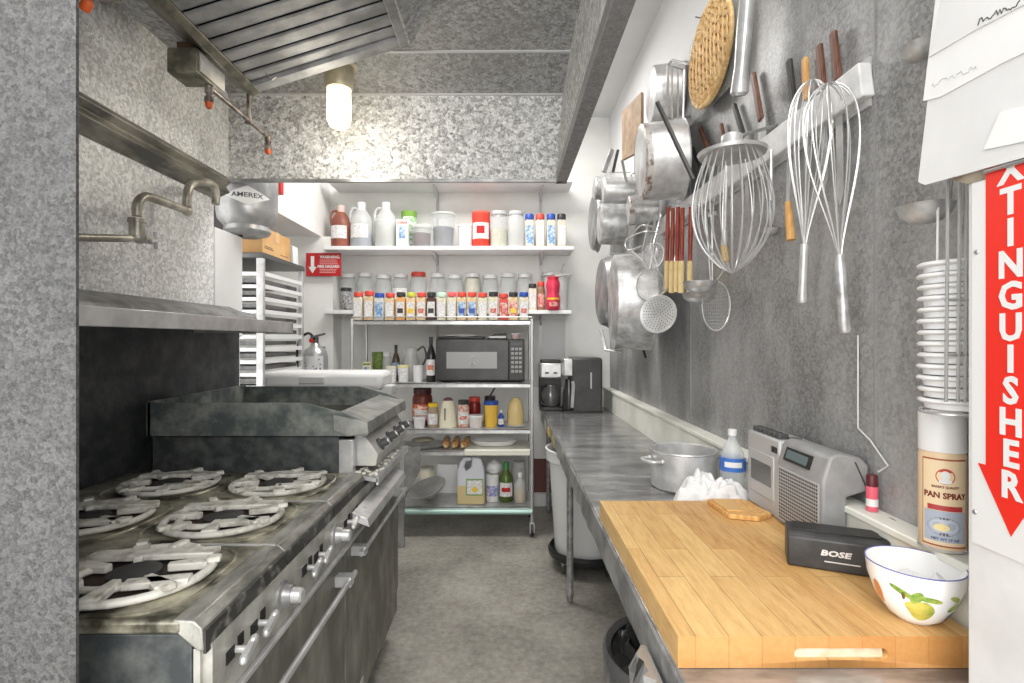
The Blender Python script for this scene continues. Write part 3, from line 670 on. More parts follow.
LBLR = mat('label_red', C(190, 70, 60), .5, col2=C(226, 200, 190), scale=45)
BODYC = mat('spice_clear', C(216, 206, 190), .25, alpha=.85)
SPT = mat('spice_tan', C(190, 160, 120), .5, col2=C(210, 184, 146), scale=50)
SPB = mat('spice_brown', C(132, 98, 74), .5, col2=C(160, 122, 92), scale=50)
SPG = mat('spice_pale', C(206, 200, 178), .5, col2=C(184, 178, 150), scale=50)
CAPW = mat('cap_white', g(224), .4); CAPK = mat('cap_black', g(48), .35)
TY1 = 4.47; TZ = 2.265; GT = 'containers on the long wall shelf'
vessel('jug', 'brown terracotta coloured jug at the left end of the jug shelf', 'jug', 341, 20, 206, TY1, TZ, 'jug', TERRA, mat('jug_cap', C(214, 190, 180), .5), LBL, group=GT)
vessel('jug', 'clear gallon jug a third full of blue liquid', 'jug', 361.5, 22, 203, TY1, TZ, 'jug', CLEARD, CAPW, LBL, fill=BLUEL, fillh=.3, group=GT)
vessel('jug', 'milky gallon jug with a dark base between blue liquid and white carton', 'jug', 386, 22, 203, TY1, TZ, 'jug', CLEARD, CAPW, fill=PALEL, fillh=.6, group=GT)
vessel('carton', 'narrow white carton with blue and red print on the jug shelf', 'carton', 403, 12, 220.5, 4.41, TZ, 'box', PAPER, lab=LBLB, lab2=LBLR, group=GT)
vessel('tin', 'green and white patterned tin behind the narrow white carton', 'tin', 409, 15, 212, 4.54, TZ, 'can', mat('green_print', C(120, 176, 104), .5, col2=C(232, 238, 226), scale=40, lo=.45, hi=.55), GREEN, group=GT)
vessel('tub', 'low clear tub with dark contents below the green tin', 'tub', 421.5, 20, 226, 4.43, TZ, 'tub', CLEAR, CLEARD, fill=mat('maroon_contents', C(110, 60, 60), .8, col2=C(60, 60, 70), scale=40), fillh=.75, group=GT)
vessel('canister', 'tall clear canister of dark bluish contents at the middle of the jug shelf', 'canister', 443.5, 23, 214, TY1, TZ, 'tub', CLEAR, CLEARD, fill=DKC, fillh=.62, capf=.06, group=GT)
vessel('cup', 'plain white tub left of the red baking can', 'tub', 465.5, 15, 226, TY1, TZ, 'tub', WPLAST, CAPW, capf=.06, group=GT)
cl = vessel('baking_tin', 'red baking can with a white oval portrait on the jug shelf', 'tin', 481, 18, 212.5, TY1, TZ, 'can', mat('baking_red', C(206, 62, 46), .4), mat('baking_lid', C(216, 90, 72), .4), LBL, DKRED, capf=.06, group=GT)
vessel('jar', 'clear jar with grey lid right beside the red baking can', 'jar', 499, 18, 212, TY1, TZ, 'jar', CLEAR, mat('lid_grey', g(190), .4), fill=SPG, fillh=.55, capf=.10, group=GT)
vessel('jar', 'milky clear jar just left of the blue capped bottles', 'jar', 516, 17, 212, TY1, TZ, 'jar', CLEARD, mat('lid_grey', g(190), .4), capf=.10, group=GT)
for px, cap, lab, lb in ((529.5, BLUE, LBLB, 'blue capped spice bottle, left of the red capped one on the jug shelf'), (540, REDL, LBL, 'red capped pale spice bottle between two blue capped ones'), (551, BLUE, LBLB, 'blue capped spice bottle, right of the red capped one on the jug shelf'), (561.5, CAPK, LBL, 'black capped spice bottle at the right end of the jug shelf')):
    vessel('spice_bottle', lb, 'spice bottle', px, 9.5, 214.5, TY1, TZ, 'spice', BODYC, cap, lab, group='spice bottles at the right of the jug shelf')

# lower wall shelf: clear jars
JZ = 1.73; JY = 4.555
jx = [(348, 274), (365, 273), (383.5, 275), (400.5, 274), (418.5, 272.5), (437.7, 273.5), (455, 275), (472.5, 273.5), (490, 275), (508, 273.5), (525, 274)]
oc = ['leftmost white lidded clear jar on the lower wall shelf', 'clear jar with white lid, second from the left behind the spices', 'clear jar with white lid behind the blue capped spice at left', 'clear jar with a white sticker, just left of the red lidded jar', 'clear jar with the only red lid in the back row', 'clear jar with white lid just right of the red lidded jar', 'clear jar with white lid, sixth counting the white lidded jars', 'clear jar filled with pale tan pieces behind the spice row', 'empty looking clear jar right of the tan filled jar', 'clear jar holding white powder, third jar from the right', 'white lidded clear jar nearest the small bottles at right']
oc[9] = 'clear jar with white streaked contents, last but one in the back row'
for i, (px, yt) in enumerate(jx):
    vessel('clear_jar', oc[i], 'jar', px, 16, yt, JY, JZ, 'jar', CLEAR, REDL if i == 4 else CAPW, lab=LBL if i == 3 else None, fill=SPG if i == 7 else (PALEL if i in (1, 9) else None), fillh=.95 if i == 7 else .5, capf=.11, group='clear lidded jars on the lower wall shelf')
vessel('shaker_jar', 'short black capped jar at the far left of the lower wall shelf', 'jar', 346, 12, 288, 4.39, JZ, 'jar', mat('speckled', g(180), .5, col2=g(90), scale=60), CAPK, group='small jars on the lower wall shelf')
vessel('spice_bottle', 'grey black capped bottle left of the small red lidded jar', 'spice bottle', 532.5, 8.5, 284, 4.42, JZ, 'spice', BODYC, CAPK, LBL, group='small jars on the lower wall shelf')
vessel('spice_bottle', 'small red lidded brown jar left of the pink squeeze bottle', 'spice bottle', 541, 8, 282, 4.42, JZ, 'jar', SPB, REDL, LBLR, group='small jars on the lower wall shelf')
bk = thing('bucket', 'white bucket covered with crumpled plastic at the right shelf end', 'bucket', tuple(P(556, 308, 4.52)))
q = P(556, 307, 4.52)
obj('bucket_body', MB().lathe([(.09, 0), (.10, .02), (.11, .29)], (q.x, 4.54, JZ+.001), seg=28), WPLAST, bk)
mb_ = MB(); mb_.ell((q.x, 4.52, JZ+.305), .13, .12, .03, 22, 8, .14); mb_.ell((q.x-.06, 4.50, JZ+.32), .06, .05, .022, 12, 7, .3)
obj('plastic_cover', mb_, CLEARD, bk)
obj('spoon', MB().tube([(q.x+.03, 4.47, JZ+.33), (q.x+.06, 4.44, JZ+.40)], .008, 8), STEEL, bk)
pb = P(553, 306, 4.36)
pk = thing('squeeze_bottle', 'pink red plastic bottle standing at the right end of the lower shelf', 'bottle', (pb.x, 4.36, JZ))
PK = mat('pink_red', C(206, 50, 78), .35)
obj('bottle_body', MB().lathe([(.05, 0), (.058, .01), (.06, .10), (.05, .135), (.055, .17), (.06, .21), (.052, .245)], (pb.x, 4.36, JZ+.001), seg=24), PK, pk)
obj('cap', MB().lathe([(.046, .245), (.048, .275), (.04, .28)], (pb.x, 4.36, JZ+.001), seg=24), mat('pink_cap', C(190, 40, 60), .35), pk)
obj('label', cyl_patch(MB(), (pb.x, 4.36, 0), .0605, -PI/2-1, -PI/2+1, JZ+.085, JZ+.10), YEL, pk, label='thin yellow stripe')
obj('label_mark', cyl_patch(MB(), (pb.x, 4.36, 0), .0608, -PI/2-.6, -PI/2+.6, JZ+.03, JZ+.065), LBLR, pk)

# ================================================================ CART
c0, c1 = P(352, 320, 3.93).x, P(532, 320, 3.93).x
CY0, CY1 = 3.93, 4.33
cart = thing('utility_cart', 'tall stainless shelf cart on casters holding the microwave', 'cart', ((c0+c1)/2, 4.13, 0))
lev = [('top_shelf', 1.631), ('microwave_shelf', 1.155), ('upper_shelf', .807), ('tray_shelf', .641), ('bottom_shelf', .222)]
for nm, z in lev:
    o = obj(nm, MB().box(c0, c1, CY0, CY1, z-.012, z).box(c0, c1, CY0, CY0+.012, z-.036, z).box(c0, c1, CY1-.01, CY1, z-.03, z), STEEL if z > .2 else STEELD, cart, bev=.003)
for x in (c0, c1):
    for y in (CY0+.0, CY1-.0):
        obj('post', MB().cyl((x, y, .10), (x, y, 1.64), .0135, seg=12), CHROME, cart)
obj('bumper_bar', MB().tube([(c0-.03, CY0-.012, .185), (c1+.0, CY0-.012, .185)], .021, 10), mat('aqua_bar', C(158, 186, 178), .35, .4), cart, label='pale green tubular bumper')
obj('gallery_rail', MB().tube([(c0, CY0, 1.655), (c1, CY0, 1.655)], .004, 6), CHROME, cart)
for (x, y) in ((c0, CY0), (c1, CY0), (c0, CY1), (c1, CY1)):
    cs = obj('caster', MB().box(x-.018, x-.012, y-.03, y+.03, .03, .10).box(x+.012, x+.018, y-.03, y+.03, .03, .10).box(x-.018, x+.018, y-.02, y+.02, .09, .105), STEEL, cart)
    obj('wheel', MB().lathe([(.04, -.011), (.05, -.008), (.05, .008), (.04, .011)], (x, y, .0505), (1, 0, 0), 20), BLACK, cs)
# spice row on top of the cart
SZ = 1.631; SYc = 4.03
sp = [(200, 447, REDL, BODYC, LBL, None, 'red capped pale'), (237, 443, REDL, SPT, LBL, None, 'tall red capped tan'), (272, 450, BLUE, CLEARD, LBLB, None, 'blue capped white'), (308, 450, REDL, SPT, LBL, None, 'red capped tan'), (345, 447, CAPK, mat('org_body', C(206, 150, 90), .5), LBL, BLACKM, 'black capped orange'),
      (380, 448, mat('lime', C(190, 196, 70), .4), SPT, LBL, YEL, 'lime capped'), (415, 448, REDL, SPT, LBL, LBLR, 'red capped'), (449, 447, CAPK, mat('dark_spice', C(70, 34, 34), .4), LBL, CAPK, 'dark maroon black capped'), (484, 448, mat('mint', C(190, 220, 196), .4), SPG, LBL, None, 'pale green capped'),
      (519, 447, mat('pinkcap', C(224, 96, 96), .4), SPG, LBL, None, 'pink capped'), (553, 447, REDL, SPT, LBLB, BLUE, 'red capped blue labelled'), (588, 447, REDL, SPT, LBLB, BLUE, 'red capped blue labelled'), (624, 449, REDL, SPG, LBL, None, 'red capped cream'), (660, 446, CAPK, SPG, LBL, LBLR, 'black capped cream'),
      (695, 452, REDL, mat('red_body', C(190, 70, 60), .5), LBLR, None, 'red labelled'), (728, 447, CAPK, SPT, LBLR, YEL, 'black capped red and yellow'), (764, 447, BLUE, SPG, LBL, LBLR, 'blue capped pink labelled')]
ordn = ['first', 'second', 'third', 'fourth', 'fifth', 'sixth', 'seventh', 'eighth', 'ninth', 'tenth', 'eleventh', 'twelfth', 'thirteenth', 'fourteenth', 'fifteenth', 'sixteenth', 'last']
for i, (cx, cy, cap, body, lab, l2, nm) in enumerate(sp):
    vessel('spice_bottle', '%s spice bottle, %s from the left on the cart top' % (nm, ordn[i]) if i < 16 else nm+' spice bottle at the right end of the cart top', 'spice bottle',
           300+cx/3.413, 9.8 if i not in (2, 13) else 10.2, 160+cy/3.413+1.5, SYc, SZ, 'spice', body, cap, lab, l2, group='spice bottles on the cart top')

# microwave
MZ = 1.155
m0, m1 = P(436, 381, 3.97).x, P(524.5, 381, 3.97).x; mt = MZ+.012+.32
mw = thing('microwave_oven', 'black microwave oven on the cart shelf below the spices', 'microwave', ((m0+m1)/2, 4.13, MZ))
obj('casing', MB().box(m0, m1, 3.965, 4.30, MZ+.012, mt), mat('microwave_case', g(42), .35), mw, bev=.006)
dx1 = m0+(m1-m0)*.82
dr = obj('door', MB().box(m0+.004, dx1, 3.945, 3.966, MZ+.02, mt-.006), mat('microwave_door', g(46), .3, col2=g(60), scale=8), mw, bev=.005)
w0, w1 = P(446.5, 368.5, 3.944), P(497, 352, 3.944)
obj('window', MB().box(w0.x, w1.x, 3.942, 3.9455, w0.z, w1.z), mat('microwave_window', g(150), .3), dr, label='pale grey window')
obj('window_mark', MB().tube([P(470, 364, 3.94), P(472, 360, 3.94), P(470, 357, 3.94), P(473, 356, 3.94)], .006, 6, flat=.3).tube([P(475, 364, 3.94), P(472, 361, 3.94)], .005, 6, flat=.3), PAPER, dr)
cp = obj('control_panel', MB().box(dx1+.003, m1-.004, 3.95, 3.966, MZ+.02, mt-.006), BLACK, mw, bev=.004)
bt = MB(); pw = (m1-dx1)
obj('display', MB().box(dx1+pw*.15, m1-pw*.15, 3.948, 3.951, mt-.05, mt-.025), CHAR, cp)
for r_ in range(6):
    for c_ in range(3):
        xx = dx1+pw*(.16+.24*c_); z_ = mt-.085-.034*r_
        obj('button', MB().box(xx, xx+pw*.18, 3.9475, 3.951, z_, z_+.02), mat('button_grey', g(150), .5), cp)
for x in (m0+.05, m1-.05):
    for y in (4.0, 4.26): obj('foot', MB().cyl((x, y, MZ), (x, y, MZ+.013), .012), BLACK, mw)
tb = P(472, 339, 4.05)
kb = thing('black_tray', 'shallow black tray with white cloth on the microwave', 'tray', (tb.x, 4.08, mt+.001))
obj('tray', MB().box(P(438, 339, 4.05).x, P(485, 339, 4.05).x, 4.0, 4.18, mt+.001, mt+.02), BLACK, kb, bev=.006)
obj('cloth', MB().ell((P(462, 339, 4.05).x, 4.06, mt+.026), .13, .06, .012, 18, 6, .1), PAPER, kb)
kk = thing('folded_bag', 'black and white folded bag on the right of the microwave top', 'bag', (P(497, 339, 4.05).x, 4.08, mt+.001))
obj('bag', MB().prism([(P(486.5, 339, 4.05).x, 4.02, mt+.001), (P(507, 339, 4.05).x, 4.02, mt+.001), (P(507, 339, 4.05).x, 4.02, mt+.045), (P(494, 339, 4.05).x, 4.02, mt+.04)], (0, .12, 0)), BLACKM, kk, bev=.008)
obj('stripe', MB().box(P(489, 339, 4.05).x, P(506, 339, 4.05).x, 4.014, 4.02, mt+.008, mt+.024), PAPER, kk)
vessel('small_tub', 'tiny pinkish tub above the microwave keypad', 'tub', 515.5, 9, 333.5, 4.05, mt, 'tub', mat('blush', C(206, 178, 174), .5), CAPW)
GM_ = 'bottles and cups left of the microwave'
vessel('sauce_bottle', 'tall black bottle touching the left side of the microwave', 'bottle', 431, 9.5, 337, 4.02, MZ, 'bottle', mat('black_bottle', g(40), .2), CAPK, LBL, mat('salmon', C(206, 120, 100), .5), group=GM_)
vessel('cup', 'plain white cup beside the black sauce bottle', 'cup', 418, 10, 365.5, 4.02, MZ, 'tub', WPLAST, CAPW, capf=.05, group=GM_)
vessel('dip_tub', 'small white tub with a yellowish lid left of the white cup', 'tub', 403.5, 11, 365, 4.02, MZ, 'tub', WPLAST, mat('butter', C(222, 216, 160), .5), LBL, group=GM_)
vessel('dip_tub', 'small white tub with a cream lid, second left of the white cup', 'tub', 391.5, 10.5, 366, 4.02, MZ, 'tub', WPLAST, CREAM, LBL, group=GM_)
vessel('vinegar_bottle', 'small brown bottle with dark cap behind the white tubs', 'bottle', 396, 7.5, 345, 4.2, MZ, 'bottle', mat('brown_glass', C(84, 70, 52), .2), CAPK, LBLB, group=GM_)
vessel('glass_jar', 'white lidded glass jar behind the tubs left of the brown bottle', 'jar', 387, 9.5, 352, 4.2, MZ, 'jar', CLEARD, CAPW, group=GM_)
vessel('green_tub', 'dark green vegetable tub at the left of the microwave shelf', 'tub', 378, 11, 352, 4.2, MZ, 'tub', mat('leafy', C(84, 112, 52), .7, col2=C(130, 150, 80), scale=40), mat('leafy', g(0)), group=GM_)
vessel('cream_box', 'small pale box at the left end of the microwave shelf', 'box', 367.5, 9, 362, 4.05, MZ, 'box', CREAM, lab=LBLB, lab2=GREEN, group=GM_)
q = P(411, 366, 4.16)
gp = thing('glass_pitcher', 'glass pitcher with curved handle left of the black bottle', 'pitcher', (q.x, 4.16, MZ), GM_)
obj('pitcher_body', MB().lathe([(.045, 0), (.06, .03), (.065, .14), (.045, .22), (.05, .26)], (q.x, 4.16, MZ+.001), seg=24), CLEARD, gp)
obj('handle', MB().tube(arc([(q.x+.05, 4.16, MZ+.24), (q.x+.10, 4.16, MZ+.27), (q.x+.12, 4.16, MZ+.18), (q.x+.06, 4.16, MZ+.08)]), .008, 8), mat('smoke_glass', g(90), .2), gp)

# upper shelf of the cart
UZ = .807; GU = 'jars on the cart shelf under the microwave'
vessel('spread_jar', 'big red labelled jar with dark lid under the microwave shelf', 'jar', 422.5, 20, 388, 4.17, UZ, 'jar', mat('spread_brown', C(104, 44, 34), .4), mat('maroon_lid', C(70, 30, 36), .4), mat('orange_label', C(206, 92, 50), .5, col2=C(226, 206, 190), scale=30, lo=.5, hi=.6), LBL, group=GU)
vessel('small_jar', 'slim clear jar with a yellow lid before the big red jar', 'jar', 433, 11, 403, 4.03, UZ, 'jar', mat('tan_jar', C(170, 150, 124), .4, alpha=.85), YEL, LBL, group=GU)
vessel('small_tub', 'low white tub in front of the big red labelled jar', 'tub', 419.5, 12, 417, 4.0, UZ, 'tub', WPLAST, CAPW, group=GU)
q = P(448, 427, 4.04)
cpi = thing('cream_pitcher', 'cream plastic pitcher with slotted handle between the jars', 'pitcher', (q.x, 4.04, UZ), GU)
obj('pitcher_body', MB().lathe([(.07, 0), (.072, .01), (.058, .15), (.045, .20), (.04, .205)], (q.x, 4.04, UZ+.001), seg=24), CREAM, cpi)
obj('handle_slot', MB().box(q.x-.02, q.x-.012, 3.965, 3.98, UZ+.06, UZ+.15), CHAR, cpi)
obj('lid', MB().lathe([(.042, .203), (.03, .22), (.012, .225)], (q.x, 4.04, UZ+.001), seg=20), mat('mauve', C(130, 90, 106), .5), cpi)
vessel('sprinkle_jar', 'clear jar with black lid and red round label beside the cream pitcher', 'jar', 463.5, 12, 400, 4.04, UZ, 'jar', mat('pink_jar', C(186, 120, 100), .5, col2=C(224, 200, 186), scale=45), CAPK, LBL, LBLR, group=GU)
vessel('pickle_jar', 'dark red jar with red lid standing behind the low white tub', 'jar', 474.5, 12.5, 397, 4.2, UZ, 'jar', mat('beet', C(130, 34, 34), .3), REDL, group=GU)
vessel('deli_tub', 'low milky tub in front of the red lidded jar', 'tub', 476, 14.5, 415, 4.02, UZ, 'tub', mat('milky_tub', C(216, 210, 204), .4), CAPW, group=GU)
vessel('mustard_tub', 'yellow filled tub with a blue lid', 'tub', 491, 14, 401, 4.04, UZ, 'tub', mat('mustard', C(226, 184, 76), .45), BLUE, capf=.14, group=GU)
vessel('molasses_jar', 'black jar behind the blue lidded tub', 'jar', 490, 12, 396, 4.2, UZ, 'jar', BLACKM, CAPK, group=GU)
single('black_spoon', MB().tube([P(490, 396, 4.2), P(496, 386, 4.2)], .006, 8).ell(P(490, 397, 4.2), .008, .008, .01), BLACK, 'black spoon handle sticking up from the black jar', 'spoon', tuple(P(490, 396, 4.2)))
vessel('colouring_bottle', 'little blue bottle right of the blue lidded tub', 'bottle', 501, 6, 410, 4.04, UZ, 'bottle', BLUE, CAPW, LBL, group=GU)
q = P(515.5, 424, 4.08)
wd = thing('saucer', 'white dish under the upturned honey coloured jar', 'dish', (q.x, 4.06, UZ), GU)
obj('dish', MB().lathe([(.05, 0), (.075, .006), (.085, .014)], (q.x, 4.06, UZ+.001), seg=28), WPLAST, wd)
hj = thing('honey_jar', 'upturned glass jar with honey coloured contents on a dish', 'jar', (q.x, 4.06, UZ+.015), GU)
obj('jar_body', MB().lathe([(.062, 0), (.066, .01), (.064, .10), (.05, .17), (.03, .20)], (q.x, 4.06, UZ+.017), seg=24), mat('honey', C(208, 184, 128), .25), hj)
obj('jar_top', MB().lathe([(.035, .19), (.028, .205)], (q.x, 4.06, UZ+.017), seg=20), mat('honey_cap', C(206, 190, 130), .4), hj)  # narrow top end of the jar, in its own honey colour

# tray shelf
QZ = .641
q = P(425, 449, 4.1)
single('metal_platter', MB().lathe([(.10, 0), (.14, .004), (.165, .022), (.160, .024), (.13, .010), (.05, .008)], (q.x, 4.11, QZ+.001), seg=32), ALU, 'round aluminium platter on the narrow cart shelf', 'platter', (q.x, 4.11, QZ))
single('folded_cloth', MB().ell((q.x-.02, 4.13, QZ+.048), .085, .06, .018, 18, 7, .15), mat('dull_cloth', C(176, 170, 148), .9), 'folded beige cloth lying on the round metal platter', 'cloth', (q.x-.02, 4.13, QZ+.03))
for i, px in enumerate((446, 454, 462.5)):
    a = P(px, 447, 3.95)
    d = Vector((.08*(i-1), 1, 0)).normalized(); a = Vector((P(px, 447, 3.97).x, 3.96, QZ+.032))
    rp_ = thing('rolling_pin', ['leftmost wooden rolling pin pointing at the aisle', 'middle wooden rolling pin pointing at the aisle', 'rightmost wooden rolling pin, next to the white platter'][i], 'rolling pin', tuple(a), 'wooden rolling pins on the cart')
    obj('barrel', MB().lathe([(.022, .05), (.028, .06), (.028, .28), (.022, .29)], a, d, 16), mat('pin_wood', C(224, 186, 130), .5, col2=C(186, 124, 78), scale=20), rp_)
    obj('handle', MB().lathe([(.010, -.01), (.016, 0), (.016, .035), (.010, .055)], a, d, 14), mat('pin_handle', C(206, 176, 126), .5), rp_)
q = P(494, 444, 4.08)
single('sheet_tray', MB().box(P(465, 1, 3.96).x, c1-.015, 3.925, 4.28, QZ+.001, QZ+.012).box(P(465, 1, 3.96).x, c1-.015, 3.905, 3.928, QZ-.03, QZ+.012), mat('tray_liner', C(222, 220, 208), .5), 'cream tray liner hanging over the narrow shelf edge', 'tray', (q.x, 4.1, QZ), bev=.004)
pt = thing('white_platter', 'white oblong platter on the cream tray', 'platter', (q.x, 4.1, QZ+.013))
obj('dish', MB().lathe([(.10, 0), (.15, .004), (.19, .04), (.183, .04), (.145, .01), (.05, .008)], (q.x, 4.1, QZ+.014), seg=36, sy=.55), WPLAST, pt)
# bottom shelf
BZ = .222; GB = 'containers on the bottom shelf of the cart'
q = P(472, 502, 4.1)
j = thing('oil_jug', 'large translucent jug of yellow oil with a green bordered label', 'jug', (q.x, 4.1, BZ), GB)
OILM = mat('oil', C(200, 182, 136), .3); JM = mat('jug_milky', C(206, 208, 214), .35)
jw = .105
obj('jug_body', MB().prism([(q.x-jw, 3.96, BZ+.001), (q.x+jw, 3.96, BZ+.001), (q.x+jw, 3.96, BZ+.26), (q.x+jw*.75, 3.96, BZ+.355), (q.x+jw*.1, 3.96, BZ+.365), (q.x+jw*.02, 3.96, BZ+.29), (q.x-jw*.35, 3.96, BZ+.25), (q.x-jw*.5, 3.96, BZ+.29), (q.x-jw*.35, 3.96, BZ+.335), (q.x+jw*.05, 3.96, BZ+.335), (q.x+jw*.05, 3.96, BZ+.365), (q.x-jw*.6, 3.96, BZ+.36), (q.x-jw, 3.96, BZ+.27)], (0, .14, 0)), JM, j, bev=.012)
obj('contents', MB().box(q.x-jw-.002, q.x+jw+.002, 3.958, 4.102, BZ+.002, BZ+.155), OILM, j, bev=.012, label='yellow oil')
lb_ = obj('label', MB().box(q.x-.035, q.x+.095, 3.955, 3.959, BZ+.075, BZ+.20), mat('label_green', C(120, 160, 90), .5), j)
obj('label_panel', MB().box(q.x-.028, q.x+.088, 3.9535, 3.956, BZ+.085, BZ+.19), LBL, lb_)
obj('label_mark', MB().lathe([(.022, 0), (.022, .0015)], (q.x+.03, 3.952, BZ+.12), (0, 1, 0), 16), YEL, lb_)
obj('cap', MB().cyl((q.x+.055, 4.03, BZ+.355), (q.x+.055, 4.03, BZ+.385), .024), CAPW, j)
vessel('yogurt_tub', 'white tub with blue print between the oil jug and green bottle', 'tub', 492.5, 13, 474, 4.08, BZ, 'can', WPLAST, CAPW, mat('label_bluish', C(120, 130, 190), .5, col2=C(216, 210, 226), scale=40), group=GB)
q = P(494, 474, 4.08)
q.z = EYE-(474-CY)/F*4.08
single('white_teapot', MB().lathe([(.02, .002), (.05, .02), (.062, .055), (.05, .085), (.03, .095), (.012, .11)], (q.x, 4.08, q.z+.001), seg=24), WPLAST, 'round white lidded pot standing on the blue printed tub', 'pot', (q.x, 4.08, q.z))
vessel('olive_oil_bottle', 'dark green bottle with a white label on the bottom shelf', 'bottle', 506, 14, 462, 4.07, BZ, 'bottle', mat('green_glass', C(84, 104, 44), .15, col2=C(60, 80, 30), scale=6), mat('green_cap', C(60, 130, 70), .4), LBL, DKRED, group=GB)
vessel('dispenser_bottle', 'clear squeeze bottle half full of yellow liquid at the cart corner', 'bottle', 520, 12, 472, 4.05, BZ, 'bottle', CLEARD, CAPW, fill=mat('amber', C(206, 160, 50), .3), fillh=.4, group=GB)
vessel('storage_jar', 'milky jar with grey lid behind the squeeze bottle', 'jar', 519, 14, 461, 4.22, BZ, 'jar', CLEARD, mat('lid_grey', g(190), .4), group=GB)
q = P(426.5, 487, 4.2)
vessel('crock', 'cream round crock behind the tilted metal cone', 'crock', 427, 16.5, 467, 4.25, BZ, 'jar', CREAM, mat('crock_lid', C(206, 204, 190), .4), group=GB, capf=.1)
q = P(432, 494, 4.05)
cn = thing('metal_funnel', 'wide grey metal cone lying tilted on the bottom cart shelf', 'funnel', (q.x, 4.05, BZ))
obj('cone', MB().lathe([(.035, 0), (.045, .01), (.150, .09), (.153, .095), (.146, .093), (.04, .018)], (q.x-.015, 4.06, BZ+.028), (-.0+.30*-1, -.25, 1), 36), STEEL, cn)
single('flat_tray', MB().box(P(437, 1, 4.28).x, P(458, 1, 4.28).x, 4.26, 4.28, BZ+.001, BZ+.24), WHITE, 'white flat tray standing upright behind the metal cone', 'tray', (P(447, 1, 4.28).x, 4.27, BZ), bev=.003)
q = P(412, 470, 3.86)
mfp = thing('hotel_pan', 'dull steel pan corner jutting out beside the cart and griddle', 'pan', (-.76, 3.6, .05))
mfp.location = (-.80, 3.55, 0)
obj('pan_side', MB().prism([P(404, 449, 3.7), P(420, 446, 3.7), P(420, 471, 3.7), P(404, 500, 3.7)], (0, .02, 0)), STEELD, mfp)
obj('stand', MB().box(-.80, -.735, 3.70, 3.75, 0, EYE-(500-CY)/F*3.7+.03), STEELD, mfp)
# ================================================================ COUNTER
tbl = thing('work_table', 'long stainless steel work table along the right wall', 'table', (.58, 2.7, 0))
TZ0 = .888
obj('table_top', MB().box(.305, .861, .86, 4.60, TZ0-.02, TZ0), TABLE, tbl, bev=.004)
ap = MB(); N = 60; pts = []
random.seed(3)
rings = []
for i in range(N+1):
    y = .86+(4.60-.86)*i/N; w_ = random.uniform(-.006, .006)*(1 if y > 1.9 else .2)
    rings.append([(.309, y, TZ0-.001), (.300+w_*.3, y, TZ0-.008), (.298+w_, y, TZ0-.05), (.302-w_, y, TZ0-.10), (.316, y, TZ0-.102), (.316, y, TZ0-.02)])
ap.ring(rings)
obj('apron', ap, APRON, tbl, label='dented steel front edge', ang=20)
for (x, y) in ((.355, 2.93), (.355, 4.45), (.81, 2.93), (.81, 4.45), (.36, .95), (.81, .95)):
    lg = obj('leg', MB().cyl((x, y, .05), (x, y, TZ0-.02), .019, seg=14), ZINC, tbl)
    obj('foot', MB().lathe([(.012, 0), (.016, .01), (.022, .05), (.022, .065)], (x, y, 0), seg=14), ZINC, lg)
obj('under_beam', MB().box(.33, .36, .90, 4.55, TZ0-.09, TZ0-.02).box(.33, .85, .90, .93, TZ0-.09, TZ0-.02), ZINC, tbl)
for i, (y0, y1, m) in enumerate(((3.62, 3.74, YEL), (3.28, 3.38, mat('gold_sticker', C(190, 160, 80), .4, .3)), (3.92, 4.06, mat('pale_sticker', g(206), .5)))):
    single('sticker', MB().box(.2925, .296, y0, y1, TZ0-.085, TZ0-.03), m, ['bright yellow sticker on the far apron of the table', 'gold sticker on the table apron, nearest of the three', 'pale grey sticker on the table apron, farthest one'][i], 'sticker', (.294, y0, TZ0-.08), 'stickers on the table edge')
fl = MB(); random.seed(5)
rings = []
for i in range(10):
    y = .96+.014*i; rings.append([(.270+random.uniform(-.012, .012), y, TZ0-.045), (.262+random.uniform(-.014, .014), y, TZ0-.09), (.268+random.uniform(-.012, .014), y, TZ0-.16), (.274, y, TZ0-.16), (.285, y, TZ0-.09), (.290, y, TZ0-.045)])
fl.ring(rings)
single('foil_wad', fl, mat('foil', g(200), .2, .8), 'crumpled silver foil hanging off the near table edge', 'foil', (.28, 1.02, TZ0-.16), ang=15)

# butcher block
bb = thing('butcher_block', 'thick maple butcher block board with a hand slot on the near end', 'cutting board', (.58, 1.33, TZ0))
bx0, bx1, by0, by1, bz0, bz1 = .308, .850, .937, 1.728, TZ0+.001, TZ0+.058
m = MB(); 
# body with a stadium slot through the near face
yc_ = by0+.03
m.box(bx0, bx1, yc_, by1, bz0, bz1)
sx0, sx1, szc, sr = .528, .676, .914, .0105
out = [(bx0, bz0), (bx1, bz0), (bx1, bz1), (bx0, bz1)]
st = []
for k in range(9): a = -PI/2-PI*k/8; st.append((sx0+sr*math.cos(a), szc+sr*math.sin(a)))
left = [(bx0, bz0)]+[((sx0+sx1)/2, bz0), ((sx0+sx1)/2, szc-sr)]+st+[((sx0+sx1)/2, szc+sr), ((sx0+sx1)/2, bz1), (bx0, bz1)]
mx = sx0+sx1
right = [(bx1, bz0)]+[(mx/2, bz0), (mx/2, szc-sr)]+[(mx-x, z) for x, z in st]+[(mx/2, szc+sr), (mx/2, bz1), (bx1, bz1)]
for poly in (left, right): m.prism([(x, by0, z) for x, z in poly], (0, .0301, 0))
bmesh.ops.remove_doubles(m.b, verts=m.b.verts, dist=.0001)
obj('board', m, PINE, bb)
obj('hand_slot', MB().box(sx0-.006, sx1+.006, by0+.008, by0+.03, szc-sr, szc+sr), mat('pale_wood', C(214, 200, 176), .7, col2=C(196, 176, 146), scale=30), bb, label='pale worn recess of the slot')

